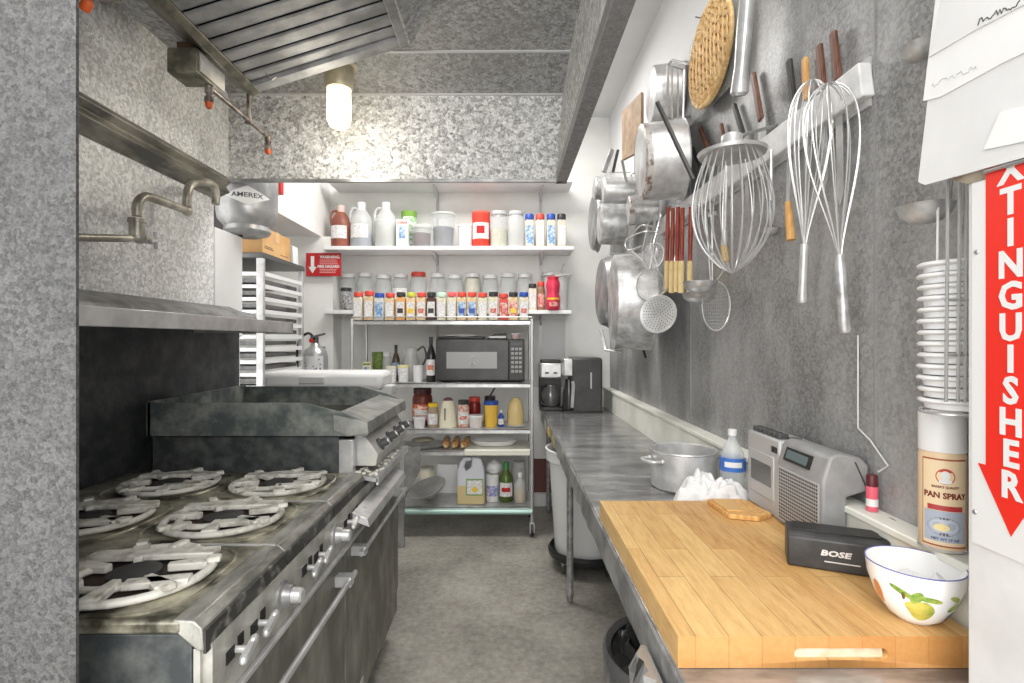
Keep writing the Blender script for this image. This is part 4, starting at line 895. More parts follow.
# small wooden block
wbk = thing('small_wood_block', 'small grooved wooden block lying on the butcher block beside the towel', 'board', (.72, 1.62, bz1))
z = bz1+.001
obj('block', MB().prism([(.652, 1.70, z), (.80-.03, 1.70, z), (.795, 1.56, z), (.74, 1.525, z), (.66, 1.55, z)], (0, 0, .014)), TANW, wbk, bev=.002)
obj('upper_strip', MB().prism([(.66, 1.685, z+.014), (.72, 1.685, z+.014), (.715, 1.57, z+.014), (.667, 1.575, z+.014)], (0, 0, .005)), mat('tan_wood2', C(206, 164, 104), .5), wbk, bev=.001)

# boombox
RB = thing('cassette_radio', 'grey portable cassette radio with speaker grille and small display', 'radio', (.83, 1.52, bz1))
ra0, ra1, ram = 1.312, 1.735, 1.535; z = bz1+.001; rh = .245
obj('speaker_unit', MB().prism([(.797, ra0, z), (.859, ra0, z), (.859, ra0, z+.135), (.912, ra0, z+.15), (.915, ra0, z+.215), (.895, ra0, z+.235), (.835, ra0, z+rh), (.815, ra0, z+.235), (.797, ra0, z+.175)], (0, ram-ra0, 0)), GREYP, RB, bev=.006)
obj('tape_unit', MB().prism([(.803, ram, z), (.859, ram, z), (.859, ram, z+.135), (.90, ram, z+.15), (.90, ram, z+rh-.01), (.803, ram, z+rh-.01)], (0, ra1-ram, 0)), GREYL, RB, bev=.006)
grl = obj('grille', MB().box(.7945, .798, ra0+.015, ram-.01, z+.012, z+.165), GREYL, RB)
gd = MB()
for i in range(20):
    for k in range(15):
        y_ = ra0+.022+.0095*i; z_ = z+.02+.0098*k
        gd.lathe([(.0034, 0), (.0034, .0012)], (.7935, y_, z_), (1, 0, 0), 6)
obj('grille_holes', gd, CHAR, grl, kind='stuff')
dn = Vector((-.9, 0, .35))
obj('display', MB().obox((.8035, ra0+.125, z+.207), (0, 1, 0), (.33, 0, 1), (-1, 0, .33), .062, .019, .003), BLACK, RB)
obj('display_glass', MB().obox((.8005, ra0+.125, z+.208), (0, 1, 0), (.33, 0, 1), (-1, 0, .33), .05, .012, .002), mat('lcd', C(96, 110, 112), .15), RB)
tw = obj('cassette_door', MB().box(.799, .804, ram+.025, ra1-.02, z+.045, z+.18), GREYL, RB, bev=.003, label='silver cassette door')
obj('cassette_window', MB().box(.7975, .80, ram+.04, ra1-.035, z+.085, z+.15), mat('tape_window', g(96), .2), tw)
obj('brand_text_panel', MB().box(.8005, .8035, ram+.01, ram+.04, z+.195, z+.212), BLACK, RB)
for i in range(6):
    y_ = ram+.022+.029*i
    obj('tape_button', MB().box(.815, .845, y_, y_+.022, z+rh-.012, z+rh+.006), CHAR, RB, bev=.003)
obj('tuning_dial', MB().lathe([(.02, 0), (.02, .006)], (.86, ram+.02, z+rh-.012), (0, 0, 1), 18), CHAR, RB)
obj('side_mark', MB().prism([(.905, ra0-.0005, z+.16), (.909, ra0-.0005, z+.16), (.88, ra0-.0005, z+.225), (.876, ra0-.0005, z+.225)], (0, -.0006, 0)), CHAR, RB)

# black speaker dock
BS = thing('black_speaker_box', 'low black speaker box lettered BOSE between the radio and the bowl', 'speaker', (.74, 1.24, bz1))
d = Vector((.915, -.404, 0)); n = Vector((-.404, -.915, 0)); c = Vector((.665, 1.232, bz1+.001))
a = [c, c+d*.20, c+d*.20-n*.085, c-n*.085]
prof = [(0, 0), (0, .012), (.004, .068), (.02, .08), (.085, .080), (.085, 0)]
poly = [c-n*u+Vector((0, 0, v)) for u, v in prof]
obj('casing', MB().prism(poly, d*.205), mat('speaker_black', g(46), .4, col2=g(60), scale=20), BS, bev=.004)
obj('top_plate', MB().prism([c-n*u+Vector((0, 0, .0805))+d*.015 for u in (.022, .078)]+[c-n*u+Vector((0, 0, .0805))+d*.19 for u in (.078, .022)], (0, 0, .003)), BLACK, BS)
text('lettering', 'BOSE', .0175, mat('silver_ink', g(216), .3, .3), BS, c+d*.098+n*.0005-n*.0022+Vector((0, 0, .040)), d, (.0, 0, 1), .0007, 1.45, .25)
obj('lettering_rule', MB().obox(c+d*.110+n*.0008+Vector((0, 0, .022)), d, n, (0, 0, 1), .035, .0008, .0012), mat('silver_ink', g(216), .3, .3), BS)

# fruit bowl
bc = Vector((.783, 1.0, bz1+.001)); bw = thing('fruit_pattern_bowl', 'white bowl painted with a pear and leaves, blue rim line', 'bowl', tuple(bc))
prof = [(.030, 0), (.034, .004), (.045, .012), (.064, .042), (.0755, .077), (.079, .106)]
inner = [(.0765, .106), (.072, .077), (.060, .042), (.042, .016), (.01, .010)]
BOWLW = mat('bowl_glaze', g(240), .15)
obj('bowl_body', MB().lathe(prof+inner, bc, seg=48), BOWLW, bw)
obj('rim_line', MB().tube([bc+Vector((.0785*math.cos(2*PI*i/48), .0785*math.sin(2*PI*i/48), .1058)) for i in range(48)], .0013, 6, closed=True), mat('rim_blue', C(90, 96, 160), .3), bw)
def bowl_r(z):
    for (r0, z0), (r1, z1) in zip(prof, prof[1:]):
        if z0 <= z <= z1: return r0+(r1-r0)*(z-z0)/(z1-z0)
    return .079
def on_bowl(poly, m_, nm, off=.0008):
    # fan of small faces laid on the outside of the bowl; poly in (angle, height)
    b = MB(); cx_ = sum(p[0] for p in poly)/len(poly); cz_ = sum(p[1] for p in poly)/len(poly)
    def pt(a, z, o=off): r_ = bowl_r(z)+o; return b.b.verts.new((bc.x+r_*math.cos(a), bc.y+r_*math.sin(a), bc.z+z))
    K = 5; prev = None
    for k in range(1, K+1):
        cur = [pt(cx_+(a-cx_)*k/K, cz_+(z-cz_)*k/K) for a, z in poly]
        if prev is None: b.b.faces.new(cur)
        else:
            for i in range(len(cur)): b.b.faces.new((prev[i-1], prev[i], cur[i], cur[i-1]))
        prev = cur
    return obj(nm, b, m_, bw)
A0 = math.atan2(-1.0, -.783)
pear = []
for i in range(24):
    t = 2*PI*i/24; u = math.cos(t); v = math.sin(t)*(1-.38*max(u, 0)-.1*u)
    pear.append((A0+.12-.40*u*.8+.26*v*.5, .040+.018*u*.55+.021*v*.95))
on_bowl(pear, mat('pear_green', C(150, 160, 66), .3, col2=C(206, 190, 90), scale=30), 'painted_pear')
def leaf(a, z, da, dz, w_): 
    P_ = []
    L = math.hypot(da, dz*14)
    for i in range(12):
        t = 2*PI*i/12; u = math.cos(t); v = math.sin(t)*w_
        P_.append((a+da*u-dz*14*v, z+dz*u+da/14*v))
    return P_
LG = mat('leaf_green', C(96, 140, 60), .3, col2=C(170, 180, 80), scale=60)
for q in ((A0-.22, .070, -.28, .010, .25), (A0+.30, .066, .30, -.003, .25), (A0+1.05, .052, .26, .008, .3), (A0+.05, .066, -.1, -.012, .6), (A0+.95, .068, .2, -.006, .3)):
    on_bowl(leaf(*q), LG, 'painted_leaf', .0011)
on_bowl([(A0-.92+.14*math.cos(t), .052+.022*math.sin(t)) for t in [2*PI*i/14 for i in range(14)]], mat('orange_glaze', C(206, 130, 80), .3), 'painted_fruit')
on_bowl([(A0+1.15+.14*math.cos(t), .026+.012*math.sin(t)) for t in [2*PI*i/14 for i in range(14)]], mat('plum_glaze', C(70, 76, 130), .3), 'painted_fruit')
on_bowl([(A0-.22+.04*math.cos(t), .064+.008*math.sin(t)) for t in [2*PI*i/8 for i in range(8)]], mat('stem_brown', C(110, 86, 50), .4), 'painted_stem', .0014)
single('plastic_lid_piece', MB().obox(bc+Vector((-.018, .0, .075)), (1, .3, .15), (-.3, 1, 0), (0, -.1, 1), .035, .022, .0015), WPLAST, 'white plastic piece leaning inside the painted bowl', 'plastic piece', tuple(bc+Vector((-.018, 0, .07))))
single('plastic_cup_piece', MB().lathe([(.010, 0), (.017, .03), (.017, .032)], bc+Vector((.025, -.005, .055)), (.5, -.4, .7), 16), WPLAST, 'small white cup lying inside the painted bowl', 'cup', tuple(bc+Vector((.025, 0, .05))))

# pan spray can
sc = Vector((.876, 1.047, 1.063)); cs_ = thing('spray_can', 'tall pan spray can with white cap on the white ledge', 'spray can', tuple(sc))
R_ = .0385; ca = math.atan2(-1.047, -.876)+.13
TINC = mat('can_tan', C(222, 196, 160), .35)
obj('can_body', MB().lathe([(.036, 0), (R_, .004), (R_, .188), (.035, .198)], sc, seg=40), TINC, cs_)
obj('cap', MB().lathe([(.0385, .196), (.0385, .272), (.036, .279), (.02, .281)], sc, seg=40), CAPW, cs_)
obj('base_ring', MB().lathe([(.0365, .0005), (.0395, .002), (.0395, .006), (.0365, .008)], sc, seg=40), STEEL, cs_)
def cp_(nm, a0, a1, z0, z1, m_, off=.0006): return obj(nm, cyl_patch(MB(), (sc.x, sc.y, 0), R_+off, ca+a0, ca+a1, sc.z+z0, sc.z+z1, 14, .0003), m_, cs_)
cp_('label_frame', -1.0, 1.0, .012, .184, mat('label_rust', C(160, 78, 52), .4))
cp_('label_ground', -.95, .95, .015, .181, mat('label_cream', C(226, 204, 168), .4), .0009)
cp_('label_banner', -.72, .72, .083, .093, mat('label_redband', C(176, 60, 60), .4), .0013)
cp_('label_scene', -.88, .88, .022, .082, mat('label_greyblue', C(168, 176, 190), .4), .0012)
def disc_on(nm, a, z, ra_, rz, m_, off):
    b = MB(); c0_ = b.b.verts.new((sc.x+(R_+off)*math.cos(ca+a), sc.y+(R_+off)*math.sin(ca+a), sc.z+z)); vs = []
    for i in range(24):
        t = 2*PI*i/24; aa = ca+a+ra_*math.cos(t)/R_; vs.append(b.b.verts.new((sc.x+(R_+off)*math.cos(aa), sc.y+(R_+off)*math.sin(aa), sc.z+z+rz*math.sin(t))))
    for i in range(24): b.b.faces.new((c0_, vs[i-1], vs[i]))
    return obj(nm, b, m_, cs_)
disc_on('badge_disc', 0, .150, .015, .0155, mat('badge_red', C(190, 66, 50), .4), .0014)
disc_on('badge_head', 0, .152, .007, .009, CAPW, .0018)
disc_on('badge_shirt', 0, .1405, .010, .005, CAPW, .0018)
disc_on('skillet_ring', -.05, .052, .026, .018, mat('skillet_grey', g(96), .4), .0016)
disc_on('skillet_well', -.05, .053, .021, .013, mat('skillet_inner', C(190, 196, 206), .4), .0019)
disc_on('omelette', -.15, .050, .012, .007, mat('omelette', C(232, 214, 150), .4), .0022)
cyl_text('lettering', 'PAN SPRAY', .0155, mat('rust_ink', C(120, 50, 34), .5), cs_, (sc.x, sc.y, 0), R_+.0016, ca, sc.z+.112, .0006, .9)
cyl_text('small_lettering', 'BAKER\'S QUALITY', .006, mat('rust_ink', C(120, 50, 34), .5), cs_, (sc.x, sc.y, 0), R_+.0016, ca, sc.z+.129, .0002, .9)
cyl_text('small_lettering', 'NET WT 17 OZ', .006, mat('blue_ink', C(70, 70, 110), .5), cs_, (sc.x, sc.y, 0), R_+.0016, ca, sc.z+.027, .0002, 1.1)

# small bottle behind the radio, black bracket on the wall
sb = thing('small_red_bottle', 'little bottle with pink label between the radio and the pan spray can', 'bottle', (.893, 1.272, 1.063))
obj('bottle_body', MB().lathe([(.012, 0), (.013, .003), (.013, .060)], (.893, 1.272, 1.063), seg=16), mat('pink_label', C(226, 100, 120), .4), sb)
obj('cap', MB().lathe([(.0125, .06), (.0125, .085), (.010, .088)], (.893, 1.272, 1.063), seg=16), mat('maroon_cap', C(90, 30, 36), .4), sb)
obj('label', MB().lathe([(.0133, .012), (.0133, .03)], (.893, 1.272, 1.063), seg=16, cap0=False, cap1=False), CAPW, sb)
single('black_wall_hook', MB().tube(arc([W(876, 537, .916), W(877, 522, .905), W(890, 519, .90), W(908, 532, .90), W(909, 540, .916)]), .0032, 8), BLACK, 'black wire handle on the wall above the ledge behind the bowl', 'hook', tuple(W(890, 530, .916)))
single('stapled_wire', MB().tube([W(858, 335, .914), W(858, 428, .914), W(870, 440, .914), W(888, 466, .91), W(878, 472, .90)], .0022, 8), mat('white_cord', g(206), .5), 'thin white cord stapled to the galvanised wall behind the radio', 'cord', tuple(W(858, 430, .914)))

# towel, bottle, pot
def cloth(name, c, rx, ry, h, m_, label, cat, seed, n=46):
    random.seed(seed); b = MB(); ph = [(random.uniform(5, 15), random.uniform(0, 6.3), random.uniform(.4, 1), random.uniform(0, 6.3)) for _ in range(6)]
    G = []
    for i in range(n+1):
        row = []
        for k in range(n+1):
            u = -1+2*i/n; v = -1+2*k/n; s_ = math.sqrt(max(u*u, v*v))/max(math.hypot(u, v), 1e-6); uu = u*s_; vv = v*s_
            rr = math.hypot(uu, vv); ang = math.atan2(vv, uu); edge = 1+.14*math.sin(3*ang+ph[0][1])+.10*math.sin(7*ang+ph[1][1])
            hh = sum(abs(math.sin(f*(uu*math.cos(d_)+vv*math.sin(d_))*1.1+p_))*a_ for f, p_, a_, d_ in ph)/4
            z_ = h*(1-rr**2.2)*(.45+.75*hh)+.002
            row.append(b.b.verts.new((c[0]+uu*rx*edge, c[1]+vv*ry*edge, c[2]+max(z_, .002))))
        G.append(row)
    for i in range(n):
        for k in range(n): b.b.faces.new((G[i][k], G[i+1][k], G[i+1][k+1], G[i][k+1]))
    o = single(name, b, m_, label, cat, c, ang=180)
    o.modifiers.new('solid', 'SOLIDIFY').thickness = .004
    return o
TOW = mat('towel_white', g(226), .9, col2=g(216), scale=30, bmp=.15)
cloth('towel', (.69, 1.845, TZ0+.004), .095, .10, .12, TOW, 'crumpled white towel heaped on the table beside the steel pot', 'towel', 12)
cloth('towel_end', (.745, 1.775, TZ0+.01), .10, .038, .095, TOW, 'twisted white cloth end against the far edge of the butcher block', 'towel', 4, 36)
q = Vector((.815, 1.88, TZ0)); bo = thing('water_bottle', 'clear plastic water bottle with blue label behind the towel', 'bottle', tuple(q))
H = .268; r = .042
obj('bottle_body', MB().lathe([(r*.85, 0), (r, .01), (r, H*.30), (r*.93, H*.34), (r, H*.38), (r, H*.62), (r*.9, H*.70), (r*.45, H*.85), (r*.32, H*.9), (r*.32, H*.93)], q, seg=28), mat('pet', C(220, 226, 228), .08, alpha=.38), bo)
obj('cap', MB().lathe([(r*.36, H*.925), (r*.37, H), (r*.3, H+.002)], q, seg=18), CAPW, bo)
lb_ = obj('label', cyl_patch(MB(), (q.x, q.y, 0), r+.001, -PI, PI*.99, q.z+H*.46, q.z+H*.64, 28), mat('water_blue', C(60, 110, 190), .4), bo, label='blue paper label')
cyl_patch_ = cyl_patch(MB(), (q.x, q.y, 0), r+.0018, -2.6, -1.2, q.z+H*.52, q.z+H*.59, 10)
obj('label_band', cyl_patch_, PAPER, lb_)
q = Vector((.712, 2.10, TZ0)); po_ = thing('steel_pot', 'wide aluminium pot with side handles on the work table', 'pot', tuple(q))
R_ = .127
obj('pot_body', MB().lathe([(R_*.93, 0.001), (R_*.99, .008), (R_, .145), (R_*1.04, .15), (R_*1.03, .154), (R_*.96, .15), (R_*.95, .01), (.01, .008)], q, seg=44), ALU, po_)
for s_ in (-1, 1):
    dd = Vector((-.95*s_, -.3*s_ if s_ > 0 else .3, 0)).normalized(); e = Vector((-dd.y, dd.x, 0))
    b0 = q+dd*R_+Vector((0, 0, .118))
    h_ = obj('handle', MB().tube(arc([b0+e*.045, b0+e*.042+dd*.035, b0+e*.02+dd*.048, b0-e*.02+dd*.048, b0-e*.042+dd*.035, b0-e*.045]), .006, 8), ALU, po_)
    for t_ in (-1, 1): obj('rivet', MB().ell(b0+e*.045*t_, .009, .009, .009, 8, 6), ALU, h_)

# coffee makers
q = P(550.5, 408, 4.40); q.z = TZ0
cm = thing('coffee_maker', 'small black and silver drip coffee maker at the far table end', 'coffee maker', tuple(q))
w2 = .093
obj('base', MB().box(q.x-w2, q.x+w2, 4.33, 4.54, TZ0+.001, TZ0+.035), BLACK, cm, bev=.008)
obj('tower', MB().box(q.x-w2, q.x+w2, 4.46, 4.54, TZ0+.035, TZ0+.30), BLACK, cm, bev=.006)
hd_ = obj('head', MB().box(q.x-w2, q.x+w2, 4.34, 4.54, TZ0+.27, TZ0+.40), STEEL, cm, bev=.015, label='brushed silver head')
obj('vents', MB().box(q.x-.05, q.x-.02, 4.336, 4.342, TZ0+.31, TZ0+.325).box(q.x+.02, q.x+.05, 4.336, 4.342, TZ0+.31, TZ0+.325), CHAR, hd_)
obj('top_lid', MB().box(q.x-w2+.01, q.x+w2-.01, 4.35, 4.54, TZ0+.40, TZ0+.425), BLACK, cm, bev=.008)
obj('carafe', MB().lathe([(.06, .037), (.078, .06), (.08, .13), (.055, .19), (.05, .215)], (q.x, 4.395, TZ0), seg=28), mat('carafe_glass', g(96), .08, .2), cm)
obj('carafe_handle', MB().tube(arc([(q.x-.04, 4.33, TZ0+.21), (q.x-.085, 4.30, TZ0+.20), (q.x-.09, 4.30, TZ0+.11), (q.x-.06, 4.33, TZ0+.07)]), .009, 8), BLACK, cm)
q = P(584, 411, 4.2); q.z = TZ0
cf = thing('tall_coffee_brewer', 'taller charcoal coffee brewer with steel band right of the small maker', 'coffee maker', tuple(q))
bx_ = MB().box(q.x-.10, q.x+.15, 4.19, 4.50, TZ0+.001, TZ0+.45)
obj('housing', bx_, mat('brewer_dark', g(62), .3, col2=g(74), scale=8), cf, bev=.02)
obj('steel_band', MB().box(q.x-.165, q.x-.075, 4.20, 4.40, TZ0+.30, TZ0+.44), STEEL, cf, bev=.01)
obj('carafe', MB().lathe([(.045, .01), (.055, .03), (.05, .16), (.035, .22), (.03, .27)], (q.x-.115, 4.26, TZ0), seg=24), mat('brewer_dark2', g(50), .2), cf)
obj('handle', MB().tube([(q.x-.095, 4.17, TZ0+.26), (q.x-.09, 4.165, TZ0+.23), (q.x-.10, 4.17, TZ0+.05)], .014, 8), STEEL, cf)
obj('base_plate', MB().box(q.x-.165, q.x+.15, 4.18, 4.50, TZ0+.0005, TZ0+.02), BLACK, cf)
obj('gauge', MB().box(q.x+.05, q.x+.062, 4.1865, 4.19, TZ0+.20, TZ0+.33), mat('gauge_pale', g(190), .4), cf)

# bins under the table
cc = Vector((.52, 3.42, 0)); dl = thing('bin_dolly', 'round black dolly on casters under the white bin', 'dolly', tuple(cc))
obj('ring', MB().lathe([(.20, .085), (.245, .085), (.25, .115), (.235, .135), (.22, .10), (.05, .10)], cc, seg=32), BLACK, dl)
for a in (.6, 2.2, 3.8, 5.3):
    p = cc+Vector((.20*math.cos(a), .20*math.sin(a), 0))
    o = obj('caster', MB().box(p.x-.016, p.x+.016, p.y-.02, p.y+.02, .05, .088), ZINC, dl)
    obj('wheel', MB().lathe([(.026, -.012), (.034, -.01), (.034, .01), (.026, .012)], (p.x, p.y, .0345), (1, .3, 0), 18), CHAR, o)
tc_ = thing('white_trash_bin', 'large round white trash bin on a dolly under the table', 'trash bin', (cc.x, cc.y, .102))
obj('bin_body', MB().lathe([(.20, .104), (.205, .12), (.242, .69), (.262, .70), (.262, .755), (.268, .77), (.258, .775), (.25, .76), (.235, .66), (.19, .12)], cc, seg=40), WPLAST, tc_)
bc_ = Vector((.49, 1.46, 0)); tb_ = thing('black_trash_bin', 'black trash bin lined with a crinkled black bag under the near table', 'trash bin', tuple(bc_))
obj('bin_body', MB().lathe([(.16, .001), (.17, .02), (.205, .58), (.212, .585), (.212, .60), (.195, .60), (.19, .5), (.01, .45)], bc_, seg=36), mat('bin_black', g(44), .3), tb_)
random.seed(9); bg = MB(); rings = []
for k in range(12):
    t = k/11; rr_ = .19*(1-t)+.01; rings.append([bc_+Vector(((rr_+random.uniform(-.012, .012))*math.cos(2*PI*i/36), (rr_+random.uniform(-.012, .012))*math.sin(2*PI*i/36), .592+.045*math.sin(t*PI*.5)+random.uniform(-.022, .022)*(k > 0))) for i in range(36)])
bg.ring(rings)
obj('bag_liner', bg, mat('bag_film', g(38), .15), tb_, ang=10, label='shiny black bag')
cfb = MB()
obj('bag_cuff', MB().lathe([(.206, .50), (.214, .52), (.218, .60), (.21, .612), (.195, .60)], bc_, seg=36, cap0=False, cap1=False), mat('bag_film_clear', g(90), .15, alpha=.8), tb_)
# ================================================================ NEAR PILLAR: SIGN AND PAPERS
PXs = .7515
sg = thing('extinguisher_sign', 'vertical red and white sign reading EXTINGUISHER with a down arrow', 'sign', (.75, .77, 1.18))
obj('sign_plate', MB().prism([(PXs-.0025, .838, 1.155), (PXs-.0025, .838, 1.80), (PXs-.0025, .68, 1.80), (PXs-.0025, .68, 1.155)], (.0022, 0, 0)), mat('sign_white', g(212), .4), sg)
ys0, ys1, yc = .8125, .731, .772
obj('red_arrow', MB().prism([(PXs-.003, ys0, 1.79), (PXs-.003, ys0, 1.285), (PXs-.003, .826, 1.285), (PXs-.003, yc, 1.188), (PXs-.003, .718, 1.285), (PXs-.003, ys1, 1.285), (PXs-.003, ys1, 1.79)], (-.0006, 0, 0)), SIGNRED, sg)
for i, ch in enumerate('REHSIUGNITXE'):
    z = 1.262+.0470*i
    if z > 1.75: break
    text('letter', ch, .056, mat('sign_white', g(212), .4), sg, (PXs-.0042, yc, z), (0, -1, 0), (0, 0, 1), .0018, .92)
for z in (1.205, 1.20): pass
obj('screw', MB().lathe([(.004, 0), (.003, .002)], (PXs-.0028, .832, 1.205), (-1, 0, 0), 12).lathe([(.004, 0), (.003, .002)], (PXs-.0028, .829, 1.62), (-1, 0, 0), 12), STEELD, sg)
for (yy, zz) in ((.80, 1.11), (.79, 1.06)):
    pass
def sheet(name, pix, X, m_, label, cat='paper', t=.0025):
    pts_ = [W(px, py, X) for px, py in pix]
    return single(name, MB().prism(pts_, (t, 0, 0)), m_, label, cat, tuple(pts_[0]))
pg = thing('wall_pocket', 'worn brown backing strip holding the papers on the pillar', 'paper holder', tuple(W(960, 178, .745)))
obj('backing', MB().prism([W(950, 180, .748), W(968, 184, .748), W(1060, 160, .748), W(1060, 20, .748), W(962, 20, .748)], (.003, 0, 0)), mat('brown_backing', C(110, 98, 84), .7, col2=C(150, 140, 124), scale=20), pg)
obj('clip_strip', MB().tube([W(985, 172, .744), W(1050, 153, .744)], .003, 8), STEELD, pg)
PW = [mat('sheet_a', g(204), .7, col2=g(214), scale=3), mat('sheet_b', g(214), .7, col2=g(222), scale=3), mat('sheet_c', g(202), .7, col2=g(212), scale=3)]
sheet('paper_stack', [(940, -6), (918, 182), (925, 185), (1040, 153), (1040, -6)], .742, PW[0], 'largest white paper sheet hanging lowest on the pillar', t=.006)
sh_mid = sheet('paper_sheet', [(936, -6), (923, 101), (940, 97), (1004, 62), (1040, 45), (1040, -6)], .7395, PW[1], 'handwritten white sheet in the middle of the hanging papers')
sh_top = sheet('paper_sheet', [(944, -6), (929, 57), (975, 30), (1040, -4), (1040, -6)], .737, PW[2], 'topmost white sheet with dark scribbles at the upper right')
sheet('torn_paper', [(1000, 112), (983, 150), (1040, 138), (1040, 103)], .7395, PW[1], 'small white paper scrap at the lower right of the hanging papers')
def squig(px0, py0, px1, py1, X, n, amp, m_, r, par, nm):
    random.seed(int(px0)); pts_ = []
    for i in range(n): t = i/(n-1); pts_.append(W(px0+(px1-px0)*t, py0+(py1-py0)*t+random.uniform(-amp, amp), X))
    return obj(nm, MB().tube(pts_, r, 5), m_, par)
squig(932, 86, 978, 66, .7392, 34, 2.6, GREYINK, .0005, sh_mid, 'handwriting')
squig(978, 22, 1020, 2, .7367, 24, 3.5, INK, .0009, sh_top, 'handwriting')
squig(986, 300, 989, 318, .7502, 8, 1.5, PAPER, .0006, sg, 'scratch')

# ---- ladle rack beside the pillar
def ladle(name, label, bowl_c, r, top, m_=ALUD, hr=.004, group=None, tilt=(0, 0, 1), hook=True, depth=.55):
    bc = Vector(bowl_c); top = Vector(top); t = thing(name, label, 'ladle', tuple(bc), group)
    pr = [(r*.15, -r*depth), (r*.55, -r*depth*.88), (r*.88, -r*depth*.5), (r, 0), (r*1.03, .001), (r*.96, 0), (r*.84, -r*depth*.45), (r*.5, -r*depth*.8), (r*.1, -r*depth*.92)]
    obj('bowl', MB().lathe(pr, bc, tilt, 28), m_, t)
    d = (top-bc); d.normalize(); st_ = bc+Vector((d.x, d.y, 0)).normalized()*r*.6 if False else bc+Vector((0, 0, 0))
    side = Vector((top.x-bc.x, top.y-bc.y, 0)); side = side.normalized() if side.length > 1e-4 else Vector((1, 0, 0))
    p0 = bc+side*r
    pts_ = [p0, p0.lerp(top, .5), top]
    if hook: pts_ += [top+Vector((0, 0, .012))+side*.006, top+Vector((0, 0, .008))+side*.016, top+side*.016-Vector((0, 0, .006))]
    obj('handle', MB().tube(pts_, hr, 8), m_, t)
    return t
ladle('ladle', 'big shallow ladle bowl just below the hanging papers', P(925, 206, 1.03), .047, P(953, 130, 1.03), hr=.0045, depth=.75)
ladle('ladle', 'steel ladle peeking out left of the topmost paper', P(920, 45, 1.10), .042, P(955, -30, 1.08), depth=.75, tilt=(-.15, 0, 1))
ladle('ladle', 'small ladle hanging low before the white foam bowls', P(956, 285, .99), .030, P(962, 185, 1.0), depth=.8)
lr = thing('wire_ladle_rack', 'thin vertical wire rack hanging beside the pillar under the papers', 'rack', tuple(P(950, 400, 1.0)))
for px in (948, 960, 967):
    obj('rod', MB().tube([P(px, 178, .93), P(px-2, 402, .93)], .0028, 8), CHROME, lr)
for py in (355, 300): obj('crossbar', MB().tube([P(945, py, .93), P(968, py, .93)], .0025, 8), CHROME, lr)
obj('white_hook', MB().tube([P(938, 200, .99), P(937, 292, .99)], .0022, 8), WPLAST, lr)
# foam bowls
random.seed(2)
q = P(960, 410, .985); fb0 = None
for i in range(13):
    z = EYE-(409-CY)/F*.985+.0215*i; loc = (.848+random.uniform(-.0015, .0015), .985, z)
    lb = 'white foam bowl, %s from the bottom of the nested stack' % ['first', 'second', 'third', 'fourth', 'fifth', 'sixth', 'seventh', 'eighth', 'ninth', 'tenth', 'eleventh', 'twelfth', 'thirteenth'][i]
    if fb0 is None:
        fb0 = single('foam_bowl', MB().lathe([(.040, .0), (.046, .001), (.0475, .0115), (.054, .012), (.057, .0145), (.057, .0175), (.053, .0205), (.048, .020), (.03, .004)], loc, seg=32), WPLAST, lb, 'bowl', loc, 'nested foam bowls beside the pillar')
    else:
        c_ = fb0.copy(); COL.objects.link(c_); c_.location = loc; c_['label'] = lb
bs = thing('bowl_holder', 'wire bracket holding the nested foam bowls on the wall', 'holder', (.845, .985, 1.33))
obj('floor_ring', MB().tube([(.845+.05*math.cos(2*PI*i/20), .985+.05*math.sin(2*PI*i/20), EYE-(410-CY)/F*.985-.004) for i in range(20)], .003, 6, closed=True).tube([(.895, .985, 1.342), (.918, .985, 1.342)], .003, 6), CHROME, bs)
obj('upright', MB().tube([(.917, .985, 1.34), (.917, .985, 1.68)], .003, 6), CHROME, bs)

# ================================================================ RIGHT WALL: RAIL AND UTENSILS
rl = thing('utensil_rail', 'long white painted wooden rail holding knives on the galvanised wall', 'rail', (.905, 1.9, 2.10))
obj('rail_board', MB().prism([(.885, 1.296, 2.09), (.919, 1.296, 2.09), (.919, 1.31, 2.18), (.885, 1.31, 2.18)], (0, 1.75, 0)), mat('rail_white', g(226), .6, col2=g(205), scale=12, bmp=.2), rl, bev=.004)
obj('backing_strip', MB().box(.912, .9195, 1.31, 3.05, 2.07, 2.195), mat('rail_grey', g(180), .6), rl)
KX = .878
def knife(top, bot, tipy, hm, label, hw=.011, bw=.022, group='knives along the white rail', name='knife'):
    a = W(*top, KX+.024); b_ = W(*bot, KX+.024)
    d = (a-b_).normalized(); L = (a-b_).length; e = d.cross(Vector((1, 0, 0))).normalized()
    t = thing(name, label, 'knife', tuple(b_), group)
    obj('handle', MB().obox((a+b_)/2, d, e, (1, 0, 0), L/2, hw, .007), hm, t, bev=.004)
    tip = W(bot[0]+(bot[0]-top[0])*.3, tipy, KX+.024)
    Lb = (b_-tip).length; bd = (tip-b_).normalized(); e2 = bd.cross(Vector((1, 0, 0))).normalized()
    x = Vector((.919-KX-.024-.004, 0, 0))*0
    obj('blade', MB().prism([b_+e2*bw*.7, b_-e2*bw*.7, tip-e2*bw*.4-bd*bw, tip, tip+e2*bw*.7-bd*bw*1.4], (.0018, 0, 0)), STEEL, t)
    return t
K_B = mat('black_handle', g(50), .45); 
knife((833, 32), (838, 80), 205, BROWNW, 'brown handled knife, nearest the free end of the rail')
knife((819, 45), (823, 88), 190, BROWNW, 'brown handled knife, second from the free end of the rail')
knife((805, 58), (806, 100), 195, TANW, 'tan wooden handled knife standing in the rail')
knife((789, 60), (794, 104), 200, K_B, 'black handled knife left of the tan handled one')
knife((753, 74), (761, 120), 180, BROWNW, 'brown handled cleaver leaning left above the rail', hw=.013, bw=.04)
knife((734, 105), (744, 137), 205, K_B, 'slim black handled knife leaning right above the wire whip')
knife((721, 124), (724, 137), 190, BROWNW, 'knife with a short brown handle end behind the wire whip', hw=.008)
